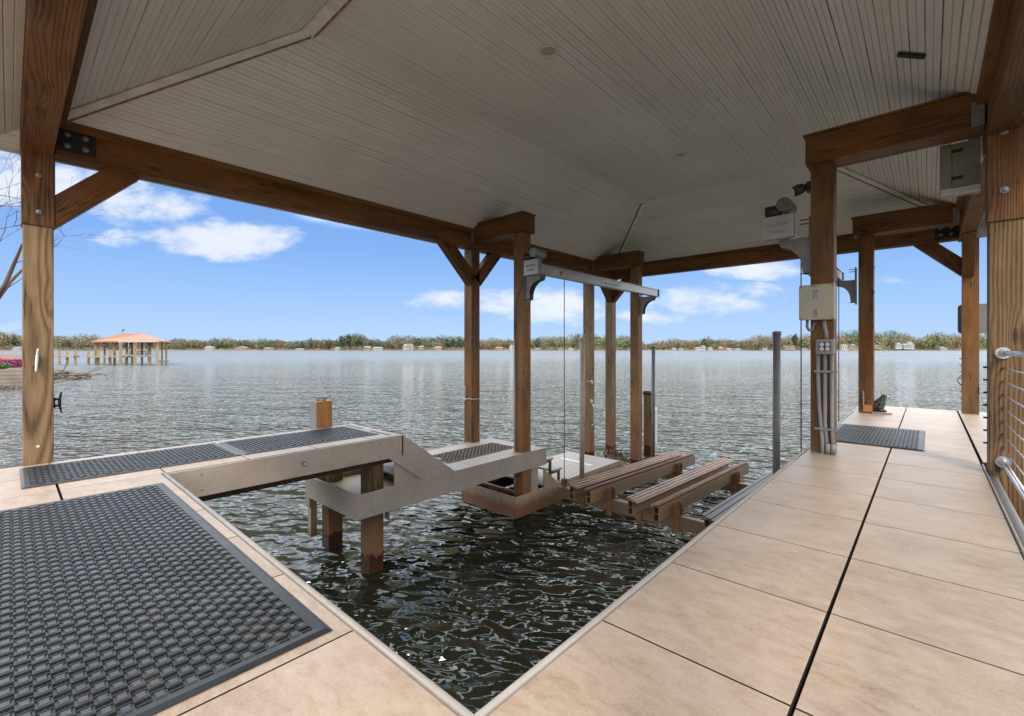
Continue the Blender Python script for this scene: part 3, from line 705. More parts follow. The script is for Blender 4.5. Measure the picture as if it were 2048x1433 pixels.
tag(o, 'small dark rectangular bracket on the right ceiling slope', 'bracket')

# ------------------------------------------------------------------ mats
def mat_mesh(x0, x1, y0, y1, label, m='rubber', a=.042, border=.045, z0=.003, group='rubber floor mats'):
    e = empty('floor_mat', ((x0 + x1) / 2, (y0 + y1) / 2, z0), label, 'mat', group)
    q = MB(); t0, t1, t2 = z0, z0 + .0055, z0 + .0105
    nx = int((x1 - x0 - 2 * border) / (a * .80)); ny = int((y1 - y0 - 2 * border) / (a * .88))
    ax = (x1 - x0 - 2 * border) / nx; ay = (y1 - y0 - 2 * border) / ny
    for i in range(nx):
        for j in range(ny):
            cx, cy = x0 + border + (i + .5) * ax, y0 + border + (j + .5) * ay
            if (i + j) % 2 == 0:
                q.box(cx - ax / 2, cx + ax / 2, cy - ay / 2, cy + ay / 2, t0, t1)
                # bow-tie pad
                hx, hy = ax * .42, ay * .36; k = .80
                vs = []
                for zz_, kk in ((t1, 1.0), (t2, .86)):
                    for (px_, py_) in ((-1, -1), (0, -.78), (1, -1), (1, 1), (0, .78), (-1, 1)):
                        vs.append((cx + px_ * hx * kk, cy + py_ * hy * kk, zz_))
                q.add(vs, [(6, 7, 8, 9, 10, 11)] + [(s_, (s_ + 1) % 6, 6 + (s_ + 1) % 6, 6 + s_) for s_ in range(6)], 1)
            else:
                # hole cell: two webs with gap between
                w1 = ax * .22
                q.box(cx - ax / 2, cx - ax / 2 + w1, cy - ay / 2, cy + ay / 2, t0, t1 - .001)
                q.box(cx + ax / 2 - w1, cx + ax / 2, cy - ay / 2, cy + ay / 2, t0, t1 - .001)
                q.box(cx - ax / 2 + w1, cx + ax / 2 - w1, cy - ay * .05, cy + ay * .05, t0, t1 - .002)
                for s_ in (-1, 1):
                    q.frust(cx + s_ * ax * .36, cy, t1 - .001, t2 - .0008, ax * .065, ay * .52, .85)
    q.build('grid', [M[m], M[m + 'pad']], e)
    bd = MB(); B = border; f = .018
    o_ = [(x0, y0), (x1, y0), (x1, y1), (x0, y1)]; i1 = [(x0 + f, y0 + f), (x1 - f, y0 + f), (x1 - f, y1 - f), (x0 + f, y1 - f)]; i2 = [(x0 + B, y0 + B), (x1 - B, y0 + B), (x1 - B, y1 - B), (x0 + B, y1 - B)]
    vs = [(x, y, z0 + .001) for x, y in o_] + [(x, y, t2 - .001) for x, y in i1] + [(x, y, t1 + .001) for x, y in i2] + [(x, y, z0) for x, y in i2]
    bd.add(vs, [(r_ * 4 + s_, r_ * 4 + (s_ + 1) % 4, r_ * 4 + 4 + (s_ + 1) % 4, r_ * 4 + 4 + s_) for r_ in range(3) for s_ in range(4)])
    bd.build('border', M[m], e)
    return e
mat_mesh(-4.225, -1.565, -.34, .775, 'large black woven-pattern rubber mat filling the near left corner of the deck', border=.05)
mat_mesh(-5.61, -4.79, .06, 1.485, 'long narrow black rubber mat on the finger pier beside the near left post')
mat_mesh(-5.60, -4.785, 1.50, 2.94, 'black rubber mat at the far end of the finger pier by the short piling')
mat_mesh(-.88, -.03, 6.03, 7.51, 'black rubber mat on the right walkway behind the post with conduits', border=.05)
mat_mesh(-5.49, -4.93, 4.10, 5.53, 'dirty brown rubber mat on the mid-height landing', m='rubberbrown', z0=MZ + .003)

# ------------------------------------------------------------------ short piling with cleat
sp_ = empty('piling', (-5.845, 2.73, WZ), 'short square piling with grey side boards standing at the end of the finger pier', 'piling')
timber('core', (-5.845, 2.735, -.24), (-5.845, 2.735, .335), .18, .18, M['orangewood'], sp_)
MB().box(-5.945, -5.752, 2.630, 2.644, -.24, .325).build('side_board', M['trimgrey'], sp_); MB().box(-5.945, -5.752, 2.826, 2.84, -.24, .325).build('side_board', M['trimgrey'], sp_)

def cleat(c, along, nrm, L, label, m, h=.05):
    """a two-horned dock cleat: along = horn direction, nrm = away from its mount"""
    c, a, n = Vector(c), Vector(along).normalized(), Vector(nrm).normalized(); s_ = a.cross(n)
    e = empty('cleat', c, label, 'cleat', 'dock cleats')
    q = MB(); pts = []; rs = []
    for k in range(-6, 7):
        t = k / 6; pts.append(c + a * (t * L / 2) + n * (h + .018 * t * t * (L / .25))); rs.append(.0135 * (1 - .45 * abs(t)) * (L / .22))
    q.tube(pts, rs, 8); q.build('horns', m, e, smooth=True)
    q = MB()
    for t in (-.17, .17): q.tube([c + a * (t * L) - n * .0, c + a * (t * L * .8) + n * h], [.016 * L / .22, .010 * L / .22], 8)
    q.tube([c - a * (L * .26) + n * .004, c + a * (L * .26) + n * .004], .008, 8)
    q.build('base', m, e, smooth=True)
    return e
cleat((-5.845, 2.735, .336), (.74, .67, 0), (0, 0, 1), .26, 'grey dock cleat on top of the short piling', M['steel'], .04)
cleat((-5.748, .165, .905), (0, 0.06, 1), (1, 0, 0), .20, 'white dock cleat on the face of the near left post', M['white'], .03)
cleat((-5.845, .272, .52), (0, 0, 1), (0, 1, 0), .19, 'dark iron cleat on the side edge of the near left post', M['paintdark'], .04)
cleat((-.765, 9.118, .23), (0, 0, 1), (0, -1, 0), .24, 'grey cleat low on the far post beside the bird statue', M['steel'], .03)
q = MB().box(-.77, -.66, 9.103, 9.119, .02, .13).build('wooden_block', M['orangewood']); tag(q, 'small orange wooden block at the foot of the far walkway post', 'block')
q = MB().tube([(-5.75, .172, .155), (-5.742, .172, .155)], .012, 14).build('round_cap', M['white']); tag(q, 'small round white cap low on the near left post', 'cap')

# ------------------------------------------------------------------ boat lift
lift = empty('boat_lift', (-2.7, 7.2, WZ), 'boat lift with four rusty bunk beams and aluminium hoist beams on the posts', 'boat lift')
def hoist(x, sgn, post_x, y_m, ybeam0, ybeam1, posts):
    # drive beam (box channel) along Y, sgn = side facing the slip
    xa, xb = x - .055, x + .055
    q = MB(); q.box(xa + .012, xb - .012, ybeam0, ybeam1, 2.135, 2.26); q.box(xa, xb, ybeam0, ybeam1, 2.26, 2.272); q.box(xa, xb, ybeam0, ybeam1, 2.123, 2.135)
    q.build('drive_beam', M['alu'], lift, bevel=.002)
    MB().box(xa - .004, xb + .004, ybeam1, ybeam1 + .02, 2.115, 2.28).build('end_cap', M['paintdark'], lift)
    MB().box(x - .135, x + .135, y_m, y_m + .016, 2.09, 2.315).build('gear_cover', M['alu'], lift, bevel=.004)
    MB().box(x - .13, x + .13, y_m + .0165, y_m + .10, 2.095, 2.31).build('gear_housing', M['steel'], lift, bevel=.004)
    q = MB(); q.tube([(x - .11, y_m + .06, 2.37), (x + .02, y_m + .06, 2.37)], .062, 16); q.build('gear_motor', M['paintdark'], lift, smooth=True)
    q = MB(); q.tube([(x + .06, y_m - .02, 2.41), (x + .06, y_m + .22, 2.41)], .068, 18); q.build('motor', M['steel' if sgn > 0 else 'motor'], lift, smooth=True)
    for yp in posts:
        q = MB(); pts = []
        out = (x - post_x) + sgn * .03
        pr = [(0, 2.12), (out, 2.12), (out * .98, 2.08)]
        for k in range(9):
            t = math.radians(90 * k / 8); pr.append((out * (.92 - .68 * math.sin(t)), 2.06 - .24 * (1 - math.cos(t)) - .02))
        pr += [(out * .22, 1.76), (0, 1.76)]
        pts = [(post_x + sgn * .012 + (0 if False else 0) + px_, yp, pz) for px_, pz in pr]
        q.prism(pts, (0, .008, 0)); q.prism([(a_, b_ + .11, c_) for a_, b_, c_ in pts], (0, .008, 0))
        q.build('gusset_bracket', M['bracket'], lift)
        xx = sorted((post_x + sgn * .001, post_x + sgn * .018)); MB().box(xx[0], xx[1], yp - .02, yp + .14, 1.73, 2.32).build('mounting_plate', M['bracket'], lift)
        q = MB()
        for zz in (1.755, 2.25, 2.29): q.tube([(post_x + sgn * .018, yp - .01, zz), (post_x + sgn * .09, yp - .01, zz)], .006, 6)
        q.build('threaded_rod', M['paintdark'], lift)
hoist(-4.30, 1, -4.59, 5.13, 5.22, 9.30, (5.32, 9.08))
hoist(-1.10, -1, -.86, 5.08, 5.17, 9.30, (5.34, 9.15))
q = MB().box(-4.566, -4.50, 5.325, 5.34, 1.79, 1.86); q.build('limit_switch', M['white'], lift)
# stickers on the left drive beam (+X face)
xs_ = -4.30 + .0435
MB().box(xs_, xs_ + .001, 5.62, 5.86, 2.15, 2.235).build('warning_sticker', M['label'], lift)
MB().box(xs_ + .0012, xs_ + .002, 5.78, 5.85, 2.16, 2.225).build('warning_sticker', M['red'], lift)
n = 30
q = MB(); q.prism([(xs_, 7.35 + .36 * math.cos(2 * math.pi * k / n), 2.197 + .05 * math.sin(2 * math.pi * k / n)) for k in range(n)], (.0012, 0, 0)); q.build('oval_emblem', M['blue'], lift)
q = MB(); q.prism([(xs_ + .0014, 7.35 + .345 * math.cos(2 * math.pi * k / n), 2.197 + .045 * math.sin(2 * math.pi * k / n)) for k in range(n)], (.0012, 0, 0)); q.build('oval_emblem', M['white'], lift)
q = MB(); q.prism([(xs_ + .003, 7.30 + .30 * math.cos(2 * math.pi * k / n), 2.192 + .018 * math.sin(2 * math.pi * k / n)) for k in range(n // 2 + 1)], (.001, 0, 0)); q.build('oval_emblem', M['yellow'], lift)
q = MB(); q.prism([(xs_ + .003, 7.35 + .28 * math.cos(2 * math.pi * k / n), 2.180 + .012 * math.sin(2 * math.pi * k / n)) for k in range(n // 2, n + 1)], (.001, 0, 0)); q.build('oval_emblem', M['blue'], lift)

TL = .04   # cradle drops .04 per metre away from the camera
def cz(y, zz): return zz - TL * (y - 5.53)
for (yb, x0, x1) in ((6.0, -4.42, -1.0), (8.5, -4.42, -1.0)):
    z1 = cz(yb, -1.185)
    q = MB(); q.box(x0, x1, yb - .05, yb - .042, z1 - .17, z1); q.box(x0, x1, yb - .0415, yb + .05, z1 - .008, z1); q.box(x0, x1, yb - .0415, yb + .05, z1 - .17, z1 - .162); q.box(x0, x1, yb + .02, yb + .028, z1 - .161, z1 - .009)
    q.build('cross_beam', M['bunk'], lift, bevel=.002)
def bunk(x, tilt, capm, capw=.165):
    y0, y1 = 5.53, 9.45; z0, z1 = -1.185, -1.0; hw = .036; t = .006
    q = MB()
    def sk(x0, x1, za, zb):
        q.add([(x0, y0, cz(y0, za)), (x1, y0, cz(y0, za)), (x1, y1, cz(y1, za)), (x0, y1, cz(y1, za)), (x0, y0, cz(y0, zb)), (x1, y0, cz(y0, zb)), (x1, y1, cz(y1, zb)), (x0, y1, cz(y1, zb))],
              [(0, 3, 2, 1), (4, 5, 6, 7), (0, 1, 5, 4), (1, 2, 6, 5), (2, 3, 7, 6), (3, 0, 4, 7)])
    sk(x - hw, x - hw + t, z0, z1); sk(x + hw - t, x + hw, z0, z1)
    for za in (z0, (z0 + z1) / 2 - .003, z1 - t): sk(x - hw + t + .0002, x + hw - t - .0002, za + .0003, za + t - .0003)
    bo = q.build('bunk', M['bunk'], lift)
    q = MB(); n = 3 if capw > .12 else 2; off = capw * .22 * tilt
    for k in range(n):      # ribbed cap, ridged strips
        u0 = x + off - capw / 2 + capw * k / n; u1 = u0 + capw / n * .5
        for (a_, b_, hh) in ((u0, u1, .018), (u1, u0 + capw / n, .008)):
            za = lambda xx: z1 + .024 - tilt * (xx - x) * .30
            q.add([(a_, y0 - .01, cz(y0, za(a_)) - .012), (b_, y0 - .01, cz(y0, za(b_)) - .012), (b_, y1, cz(y1, za(b_)) - .012), (a_, y1, cz(y1, za(a_)) - .012),
                   (a_, y0 - .01, cz(y0, za(a_)) + hh - .008), (b_, y0 - .01, cz(y0, za(b_)) + hh - .008), (b_, y1, cz(y1, za(b_)) + hh - .008), (a_, y1, cz(y1, za(a_)) + hh - .008)],
                  [(0, 3, 2, 1), (4, 5, 6, 7), (0, 1, 5, 4), (1, 2, 6, 5), (2, 3, 7, 6), (3, 0, 4, 7)])
    q.build('ribbed_cap', capm, bo)
    return bo
for x, tlt, cm, cw in ((-3.86, 1, M['bunkcap'], .15), (-3.57, -1, M['bunkcap'], .09), (-2.92, 1, M['bunkcap'], .15), (-2.56, -1, M['bunkcap'], .10), (-1.93, 1, M['bunkdark'], .2), (-1.60, -1, M['bunkdark'], .17)):
    bunk(x, tlt, cm, cw)
for x in (-3.57, -2.56, -1.6, -3.86, -2.92):
    for yb in (6.0, 8.5):
        s_ = 1 if x in (-3.57, -2.56, -1.6) else -1
        for dy in (-.066, .055):
            zt = cz(yb, -1.06); q = MB(); xa = x + s_ * .04; xb = xa + s_ * .095
            q.prism([(xa, yb + dy, zt - .36), (xb, yb + dy, zt - .36), (xb, yb + dy, zt), (xb - s_ * .018, yb + dy, zt + .05), (xa + s_ * .03, yb + dy, zt + .05), (xa, yb + dy, zt)], (0, .009, 0))
            q.box(min(xa, xa + s_ * .008), max(xa, xa + s_ * .008), yb + dy + .0091 if dy < 0 else yb + dy - .03, yb + dy + .03 if dy < 0 else yb + dy - .0001, zt - .36, zt)
            q.build('bunk_bracket', M['bunkcap'], lift)
for (x, y, zb) in ((-4.34, 6.02, -1.17), (-1.06, 5.99, -1.17), (-1.06, 8.9, -1.3)):
    MB().tube([(x, y, zb), (x, y, 2.13)], .0065, 6).build('cable', M['paintdark'], lift)
q = MB()
for dy in (-.03, .03): q.box(-4.375, -4.305, 6.02 + dy - .004, 6.02 + dy + .004, -1.20, -1.08)
q.tube([(-4.34, 5.99, -1.09), (-4.34, 6.05, -1.09)], .02, 10); q.build('shackle', M['bunkcap'], lift)
# guide poles
def gpole(x, y, zb, zt, r, m, label, capped=True):
    e = empty('guide_pole', (x, y, zb), label, 'pole', 'guide poles of the boat lift')
    MB().tube([(x, y, zb), (x + .01, y, zt - .02)], r, 16).build('tube', m, e, smooth=True)
    MB().tube([(x + .01, y, zt - .045), (x + .01, y, zt - .01), (x + .01, y, zt)], [r * 1.18, r * 1.18, r * .8], 16).build('cap', m, e, smooth=True)
gpole(-4.27, 6.42, -1.25, 1.19, .040, M['pole'], 'pale guide pole rising beside the left hoist cable')
gpole(-4.27, 9.08, -1.32, 1.075, .038, M['polegrey'], 'thin grey guide pole in front of the small black-capped piling')
gpole(-1.40, 6.40, -1.3, 1.225, .042, M['polegrey'], 'thick dark grey guide pole at the edge of the right walkway')

# small black-capped piling and dock bumper
e = empty('small_piling', (-5.09, 10.6, WZ), 'dark square piling with black cap standing in the water beyond the lift', 'piling')
timber('pile', (-5.09, 10.6, WZ - 3), (-5.09, 10.6, -.09), .19, .19, M['wet'], e)
q = MB(); q.frust(-5.09, 10.6, -.11, -.05, .105, .105, 1.0); q.frust(-5.09, 10.6, -.05, -.01, .105, .105, .8); q.build('cap', M['black'], e)
q = MB().box(-4.985, -4.90, 10.52, 10.68, -1.30, -.42).build('dock_bumper', M['white'], None, bevel=.03); tag(q, 'tall white dock bumper on the side of the black-capped piling', 'bumper')
# grab handle and hooks on outer post
q = MB(); X = -5.745; pts = [(X, 8.80 + .15, -.28), (X + .07, 8.80 + .15, -.27)] + [(X + .08, 8.95, -.30 - .04 * k) for k in range(11)] + [(X + .07, 8.95, -.73), (X, 8.95, -.72)]
q.tube([(a, b_ + .05, c) for a, b_, c in pts], .014, 8); tag(q.build('grab_handle', M['chrome'], None, smooth=True), 'curved steel grab handle on the dark outer post above the swim platform', 'handle')
for zz, lb in ((.27, 'small white hook on the outer post where the line ends'), (-.17, 'small white hook low on the outer post above the grab handle')):
    q = MB(); q.tube([(X, 9.0, zz), (X + .05, 9.0, zz), (X + .06, 9.0, zz - .03), (X + .03, 9.0, zz - .06)], .012, 8); q.box(X, X + .01, 8.985, 9.02, zz - .05, zz + .03)
    tag(q.build('hook', M['white'], None, smooth=True), lb, 'hook', 'white line hooks')
pts = [(-5.745, 5.49 + (9.0 - 5.49) * k / 14, .27 - .07 * math.sin(math.pi * k / 14) + .01 * k / 14) for k in range(15)]
tag(MB().tube(pts, .006, 6).build('rope_line', M['steel']), 'thin sagging line strung between two posts over the water', 'line')
# thin light frame on L2
q = MB(); q.tube([(-5.94, 5.29, .38), (-5.90, 5.285, .36), (-5.90, 5.285, .13), (-5.94, 5.29, .11)], .008, 6); q.tube([(-5.92, 5.285, .14), (-5.8, 5.28, .165), (-5.745, 5.30, .155), (-5.742, 5.5, .15)], .006, 6)
tag(q.build('line_holder', M['white']), 'white wire line holder wrapped round the tall outer post', 'line holder')

# conduit on the left inner post
e = empty('conduit', (-4.70, 5.27, -1.2), 'thin grey conduit with black cable running up the left hoist post', 'conduit')
MB().tube([(-4.735, 5.272, -1.35), (-4.735, 5.272, 1.15)], .013, 8).build('pipe', M['pvc'], e, smooth=True)
MB().tube([(-4.735, 5.272, 1.15), (-4.735, 5.268, 1.6), (-4.66, 5.262, 1.85), (-4.60, 5.262, 1.95), (-4.56, 5.262, 2.1)], .007, 6).build('cable', M['black'], e, smooth=True)
q = MB(); [q.tube([(-4.735, 5.272, z_), (-4.735, 5.272, z_ + .06)], .02, 8) for z_ in (-1.05, -.62, .7)]; q.build('coupling', M['pvc'], e)

# ------------------------------------------------------------------ electrics on P2
fy = 5.298
e = empty('control_cabinet', (-.79, fy, 1.45), 'square beige control cabinet on the right hoist post', 'electrical box')
MB().box(-.934, -.645, 5.165, 5.195, 1.281, 1.62).build('door', M['cream'], e, bevel=.012)
MB().box(-.925, -.655, 5.1955, 5.297, 1.29, 1.61).build('case', M['cream'], e, bevel=.006)
q = MB()
for (x, z_) in ((-.915, 1.60), (-.665, 1.60), (-.915, 1.30), (-.665, 1.30)): q.tube([(x, 5.162, z_), (x, 5.166, z_)], .006, 8)
q.build('screw', M['ink'], e)
lab = MB().box(-.835, -.765, 5.163, 5.1645, 1.475, 1.585).build('printed_label', M['label'], e)
lb2 = MB().box(-.825, -.775, 5.163, 5.1645, 1.305, 1.385).build('printed_label', M['label'], e)
q = MB()
for k in range(9): q.box(-.830 + .004 * (k % 3), -.770 - .003 * (k % 2), 5.1615, 5.163, 1.484 + k * .0105, 1.4875 + k * .0105)
q.build('print_lines', M['ink'], lab)
q = MB()
for k in range(6): q.box(-.82 + .003 * (k % 3), -.78, 5.1615, 5.163, 1.312 + k * .012, 1.316 + k * .012 + (.003 if k in (2, 5) else 0))
q.build('print_lines', M['ink'], lb2)
def text(s_, size, m, parent, mtx, name='lettering', ext=.0006):
    cu = bpy.data.curves.new(name, 'FONT'); cu.body = s_; cu.size = size; cu.extrude = ext; cu.align_x = 'CENTER'; cu.align_y = 'CENTER'
    tmp = bpy.data.objects.new(name, cu); COL.objects.link(tmp)
    dg = bpy.context.evaluated_depsgraph_get(); me = bpy.data.meshes.new_from_object(tmp.evaluated_get(dg)); me.name = name
    bpy.data.objects.remove(tmp); me.materials.clear(); me.materials.append(m)
    o_ = bpy.data.objects.new(name, me); COL.objects.link(o_); o_.matrix_basis = mtx; adopt(o_, parent); return o_
faceY = Matrix.Rotation(R(90), 4, 'X')
text('TEC 11', .021, M['ink'], e, Matrix.Translation((-.80, 5.162, 1.601)) @ faceY)
gc = [o_ for o_ in lift.children if o_.name.startswith('gear_cover')]
for g_, gx, gy in zip(gc, (-4.30, -1.10), (5.13, 5.08)):
    text('HI-TIDE', .055, M['steel'], g_, Matrix.Translation((gx, gy - .0015, 2.225)) @ faceY, ext=.002)
    text('boat lifts', .035, M['steel'], g_, Matrix.Translation((gx, gy - .0015, 2.16)) @ faceY, ext=.002)
ou = empty('outlet_box', (-.73, 5.27, .95), 'grey weatherproof box with four outlets below the beige cabinet', 'outlet box')
MB().box(-.806, -.656, 5.215, 5.297, .952, 1.098).build('case', M['pvc'], ou, bevel=.014)
MB().box(-.777, -.685, 5.211, 5.2145, .985, 1.068).build('cover_plate', M['black'], ou)
for i in (-.754, -.708):
    for j in (1.006, 1.047):
        sck = MB().tube([(i, 5.206, j), (i, 5.2109, j)], .018, 16).build('socket', M['white'], ou)
        q = MB(); q.box(i - .008, i - .005, 5.2045, 5.2059, j - .005, j + .007); q.box(i + .004, i + .007, 5.2045, 5.2059, j - .005, j + .007); q.build('slot', M['ink'], sck)
cd = empty('conduits', (-.73, 5.27, 0), 'three parallel grey conduits running down the right hoist post', 'conduit')
for k, (x0, x1) in enumerate(((-.79, -.755), (-.735, -.712), (-.68, -.668))):
    z_top = .952
    bend = [(x0, 5.262, z_top), (x0, 5.262, .75), (x0 + (x1 - x0) * .3, 5.262, .45), (x1, 5.262, .12), (x1, 5.262, -.05)] if k == 0 else [(x0, 5.262, z_top), (x0, 5.262, .3), (x1, 5.262, 0.0)]
    MB().tube(bend, .0165, 10).build('pipe', M['pvc'], cd, smooth=True)
    if k: MB().tube([(x1, 5.262, .10), (x1, 5.262, .01)], .021, 10).build('coupling', M['pvc'], cd, smooth=True)
for z_ in (.78, .23):
    q = MB(); q.box(-.82, -.635, 5.239, 5.2435, z_, z_ + .02); q.build('strap', M['steel'], cd)
MB().tube([(-.74, 5.25, 1.285), (-.738, 5.26, 1.22), (-.725, 5.262, 1.16), (-.722, 5.262, 1.098)], .017, 10).build('pipe', M['pvc'], cd, smooth=True)
MB().tube([(-.875, 5.24, 1.285), (-.878, 5.24, 1.22), (-.86, 5.24, 1.185), (-.835, 5.25, 1.19), (-.825, 5.27, 1.26), (-.80, 5.28, 1.27)], .013, 8).build('flexible_loop', M['polegrey'], cd, smooth=True)

# floodlight on P2
e = empty('floodlight', (-.88, 5.32, 2.60), 'small black floodlight on the upper right hoist post', 'floodlight')
MB().box(-.90, -.861, 5.31, 5.40, 2.56, 2.66).build('mounting_box', M['black'], e, bevel=.006)
q = MB(); q.tube([(-.895, 5.33, 2.63), (-.93, 5.31, 2.62), (-.94, 5.30, 2.60)], .016, 8); q.build('arm', M['black'], e)
ax_ = Vector((-.78, -.45, -.32)).normalized(); c0 = Vector((-.925, 5.30, 2.60))
q = MB(); q.tube([c0 - ax_ * .03, c0, c0 + ax_ * .04, c0 + ax_ * .095], [.018, .048, .056, .046], 14); q.build('head', M['black'], e, smooth=True)
q = MB(); q.tube([c0 + ax_ * .096, c0 + ax_ * .10], .040, 14); q.build('lens', M['lens'], e)
# metal cabinet near right beam
e = empty('metal_cabinet', (.19, 5.7, 2.4), 'grey metal electrical cabinet with hinged door high beside the right beam', 'electrical box')
MB().box(.075, .335, 5.72, 5.84, 2.40, 2.845).build('case', M['steel'], e, bevel=.004)
MB().box(.155, .335, 5.70, 5.719, 2.455, 2.845).build('door', M['cabinetgrey'], e, bevel=.003)
MB().box(.075, .152, 5.695, 5.719, 2.45, 2.85).build('side_panel', M['cabinetgrey'], e, bevel=.003)
MB().box(.08, .335, 5.70, 5.7195, 2.395, 2.449).build('bottom_lip', M['white'], e, bevel=.003)
for z_ in (2.52, 2.76): MB().box(.15, .225, 5.688, 5.6945, z_, z_ + .025).build('hinge', M['paintdark'], e)
MB().tube([(.30, 5.69, 2.86), (.338, 5.68, 2.85), (.342, 5.68, 2.72), (.335, 5.68, 2.62), (.36, 5.62, 2.67)], .005, 6).build('wire', M['white'], e)

# right walkway: bird statue
st = empty('bird_statue', (-.545, 9.19, 0), 'small grey owl decoy statue on a pale slab beside the far post', 'statue')
Fd = Vector((.86, .50, 0)); Sd = Vector((-.50, .86, 0)); oc = Vector((-.56, 9.20, .016))
def og(f_, s_, z_): return oc + Fd * f_ + Sd * s_ + Vector((0, 0, z_))
MB().box(-.66, -.42, 9.08, 9.30, .002, .026).build('slab', M['tile'], st, bevel=.003)
def mk_owl():
    m, t, b = mat('mottled_feathers', 0.7, 0, 0.3)
    tc = t.n('ShaderNodeTexCoord').outputs['Object']
    v_ = t.n('ShaderNodeTexVoronoi', {'Vector': tc, 'Scale': 60.0}).outputs['Distance']
    setc(t, b, 'Base Color', t.ramp(v_, [(0.25, (0.010, 0.010, 0.011)), (0.6, (0.035, 0.032, 0.032)), (0.85, (0.20, 0.17, 0.17))]))
    return m
M['owl'] = mk_owl()
q = MB(); prof = [(-.035, .015, .045, .05), (-.035, .05, .075, .065), (-.03, .10, .085, .07), (-.015, .15, .078, .068), (.005, .19, .062, .058), (.03, .215, .052, .052), (.045, .245, .046, .048), (.047, .268, .03, .034), (.047, .275, .004, .004)]
vs = []; n = 14
for (f_, z_, rf, rs_) in prof:
    for k in range(n):
        a_ = 2 * math.pi * k / n; vs.append(og(f_ + rf * math.cos(a_), rs_ * math.sin(a_), z_))
fs = [(i * n + k, i * n + (k + 1) % n, (i + 1) * n + (k + 1) % n, (i + 1) * n + k) for i in range(len(prof) - 1) for k in range(n)] + [tuple(range(n))[::-1]]
q.add(vs, fs)
for s_ in (-1, 1): q.tube([og(.04, .028 * s_, .255), og(.035, .036 * s_, .295)], [.014, .003], 6)
for s_ in (-1, 1):
    c = og(-.035, .066 * s_, .12); q.tube([og(.0, .062 * s_, .19), og(-.03, .072 * s_, .12), og(-.09, .05 * s_, .03)], [.022, .030, .008], 8)
owl = q.build('body', M['owl'], st, smooth=True)
q = MB(); q.tube([og(.078, 0, .238), og(.094, 0, .232), og(.100, 0, .230)], [.036, .030, .012], 12); q.build('face', M['white'], owl)
q = MB(); q.tube([og(.092, 0, .232), og(.135, 0, .215)], [.014, .002], 8); q.build('beak', M['black'], owl)
q = MB()
for s_ in (-1, 1): q.tube([og(.094, .018 * s_, .246), og(.104, .018 * s_, .246)], .008, 8)
q.build('eye', M['black'], owl)
q = MB()
for s_ in (-1, 1): q.tube([og(-.07, .035 * s_, .022), og(.0, .04 * s_, .026), og(.055, .035 * s_, .022)], [.02, .03, .022], 8)
q.build('foot', M['black'], st, smooth=True)

# railing on the right
rl = empty('railing', (.43, 3.2, 0), 'steel cable railing with polished rails fixed to the big right post', 'railing')
for z_, nm in ((.972, 'top_rail'), (.11, 'bottom_rail')):
    o = MB().tube([(.435, 5.275, z_), (.435, 5.2, z_), (.435, .29, z_)], .019, 16).build(nm, M['chrome'], rl, smooth=True)
    q = MB(); q.tube([(.435, 5.297, z_), (.435, 5.288, z_)], .046, 20); q.tube([(.435, 5.288, z_), (.435, 5.245, z_)], [.030, .024], 16); q.build('flange', M['chrome'], o, smooth=False)
for k in range(7):
    z_ = .853 - k * .1045
    o = MB().tube([(.435, 5.297, z_), (.435, .29, z_)], .005, 6).build('cable', M['chrome'], rl)
    MB().tube([(.435, 5.298, z_), (.435, 5.26, z_)], .007, 8).build('cable_end', M['paintdark'], o)
for k in range(7):
    z_ = .853 - k * .1045
    MB().tube([(.358, 5.455, z_), (.335, 5.455, z_)], .008, 8).build('cable_nut', M['paintdark'], rl)
    MB().tube([(.386, 10.2, z_), (.36, 10.2, z_)], .007, 8).build('cable_nut', M['paintdark'], rl)
rf = empty('far_railing', (.93, 8, 0), 'thin cable railing seen through the gap between the two right posts', 'railing')
for k in range(7): MB().tube([(.93, 5.9, .853 - k * .1045), (.93, 10.3, .853 - k * .1045)], .0035, 6).build('cable', M['chrome'], rf)
for z_ in (.972, .08): MB().tube([(.93, 5.9, z_), (.93, 10.3, z_)], .02, 10).build('rail', M['alu'], rf)
for y_ in (5.95, 10.3): timber('post', (.93, y_, -.3), (.93, y_, 1.0), .09, .09, M['grill'], rf)
q = MB(); rc = .05
q.prism([(cx_ + rc * math.cos(R(a_)), 10.30, cz_ + rc * math.sin(R(a_))) for cx_, cz_, a0 in ((.73, 1.67, 0), (.395, 1.67, 90), (.395, 1.305, 180), (.73, 1.305, 270)) for a_ in range(a0, a0 + 91, 15)], (0, .018, 0))
q = q.build('sign_panel', M['polegrey'], None); tag(q, 'blank back of a rounded grey sign panel behind the far right post', 'sign')
q = MB(); q.tube([(.386 - .0, 10.1, .60)] + [(.386 - .05 * math.sin(math.pi * k / 8), 10.1, .60 - .17 * k / 8) for k in range(1, 8)] + [(.386, 10.1, .43)], .008, 8)
tag(q.build('rope_loop', M['steel'], None, smooth=True), 'small steel loop on the left side of the far right post', 'loop')

# ------------------------------------------------------------------ left shore: bank, rocks, wall, shrubs, driftwood
def ground_patch(name, pts, m, top):
    q = MB(); n = len(pts)
    q.add([(p.x, p.y, top(i)) for i, p in enumerate(pts)] + [(p.x, p.y, WZ - 2) for p in pts], [tuple(range(n))[::-1]] + [(i, (i + 1) % n, (i + 1) % n + n, i + n) for i in range(n)])
    return q
bank = [P(-900, 26, 0), P(-500, 26, 0), P(-200, 27.5, 0), P(62, 31.5, 0), P(64, 60, 0), P(60, 110, 0), P(-260, 200, 0), P(-900, 200, 0)]
q = MB(); n = len(bank); q.add([(p.x, p.y, -.22) for p in bank] + [(p.x, p.y, WZ - 3) for p in bank], [tuple(range(n))[::-1]] + [(i, (i + 1) % n, (i + 1) % n + n, i + n) for i in range(n)])
structure(q.build('bank_ground', M['mulch'], None, merge=True))
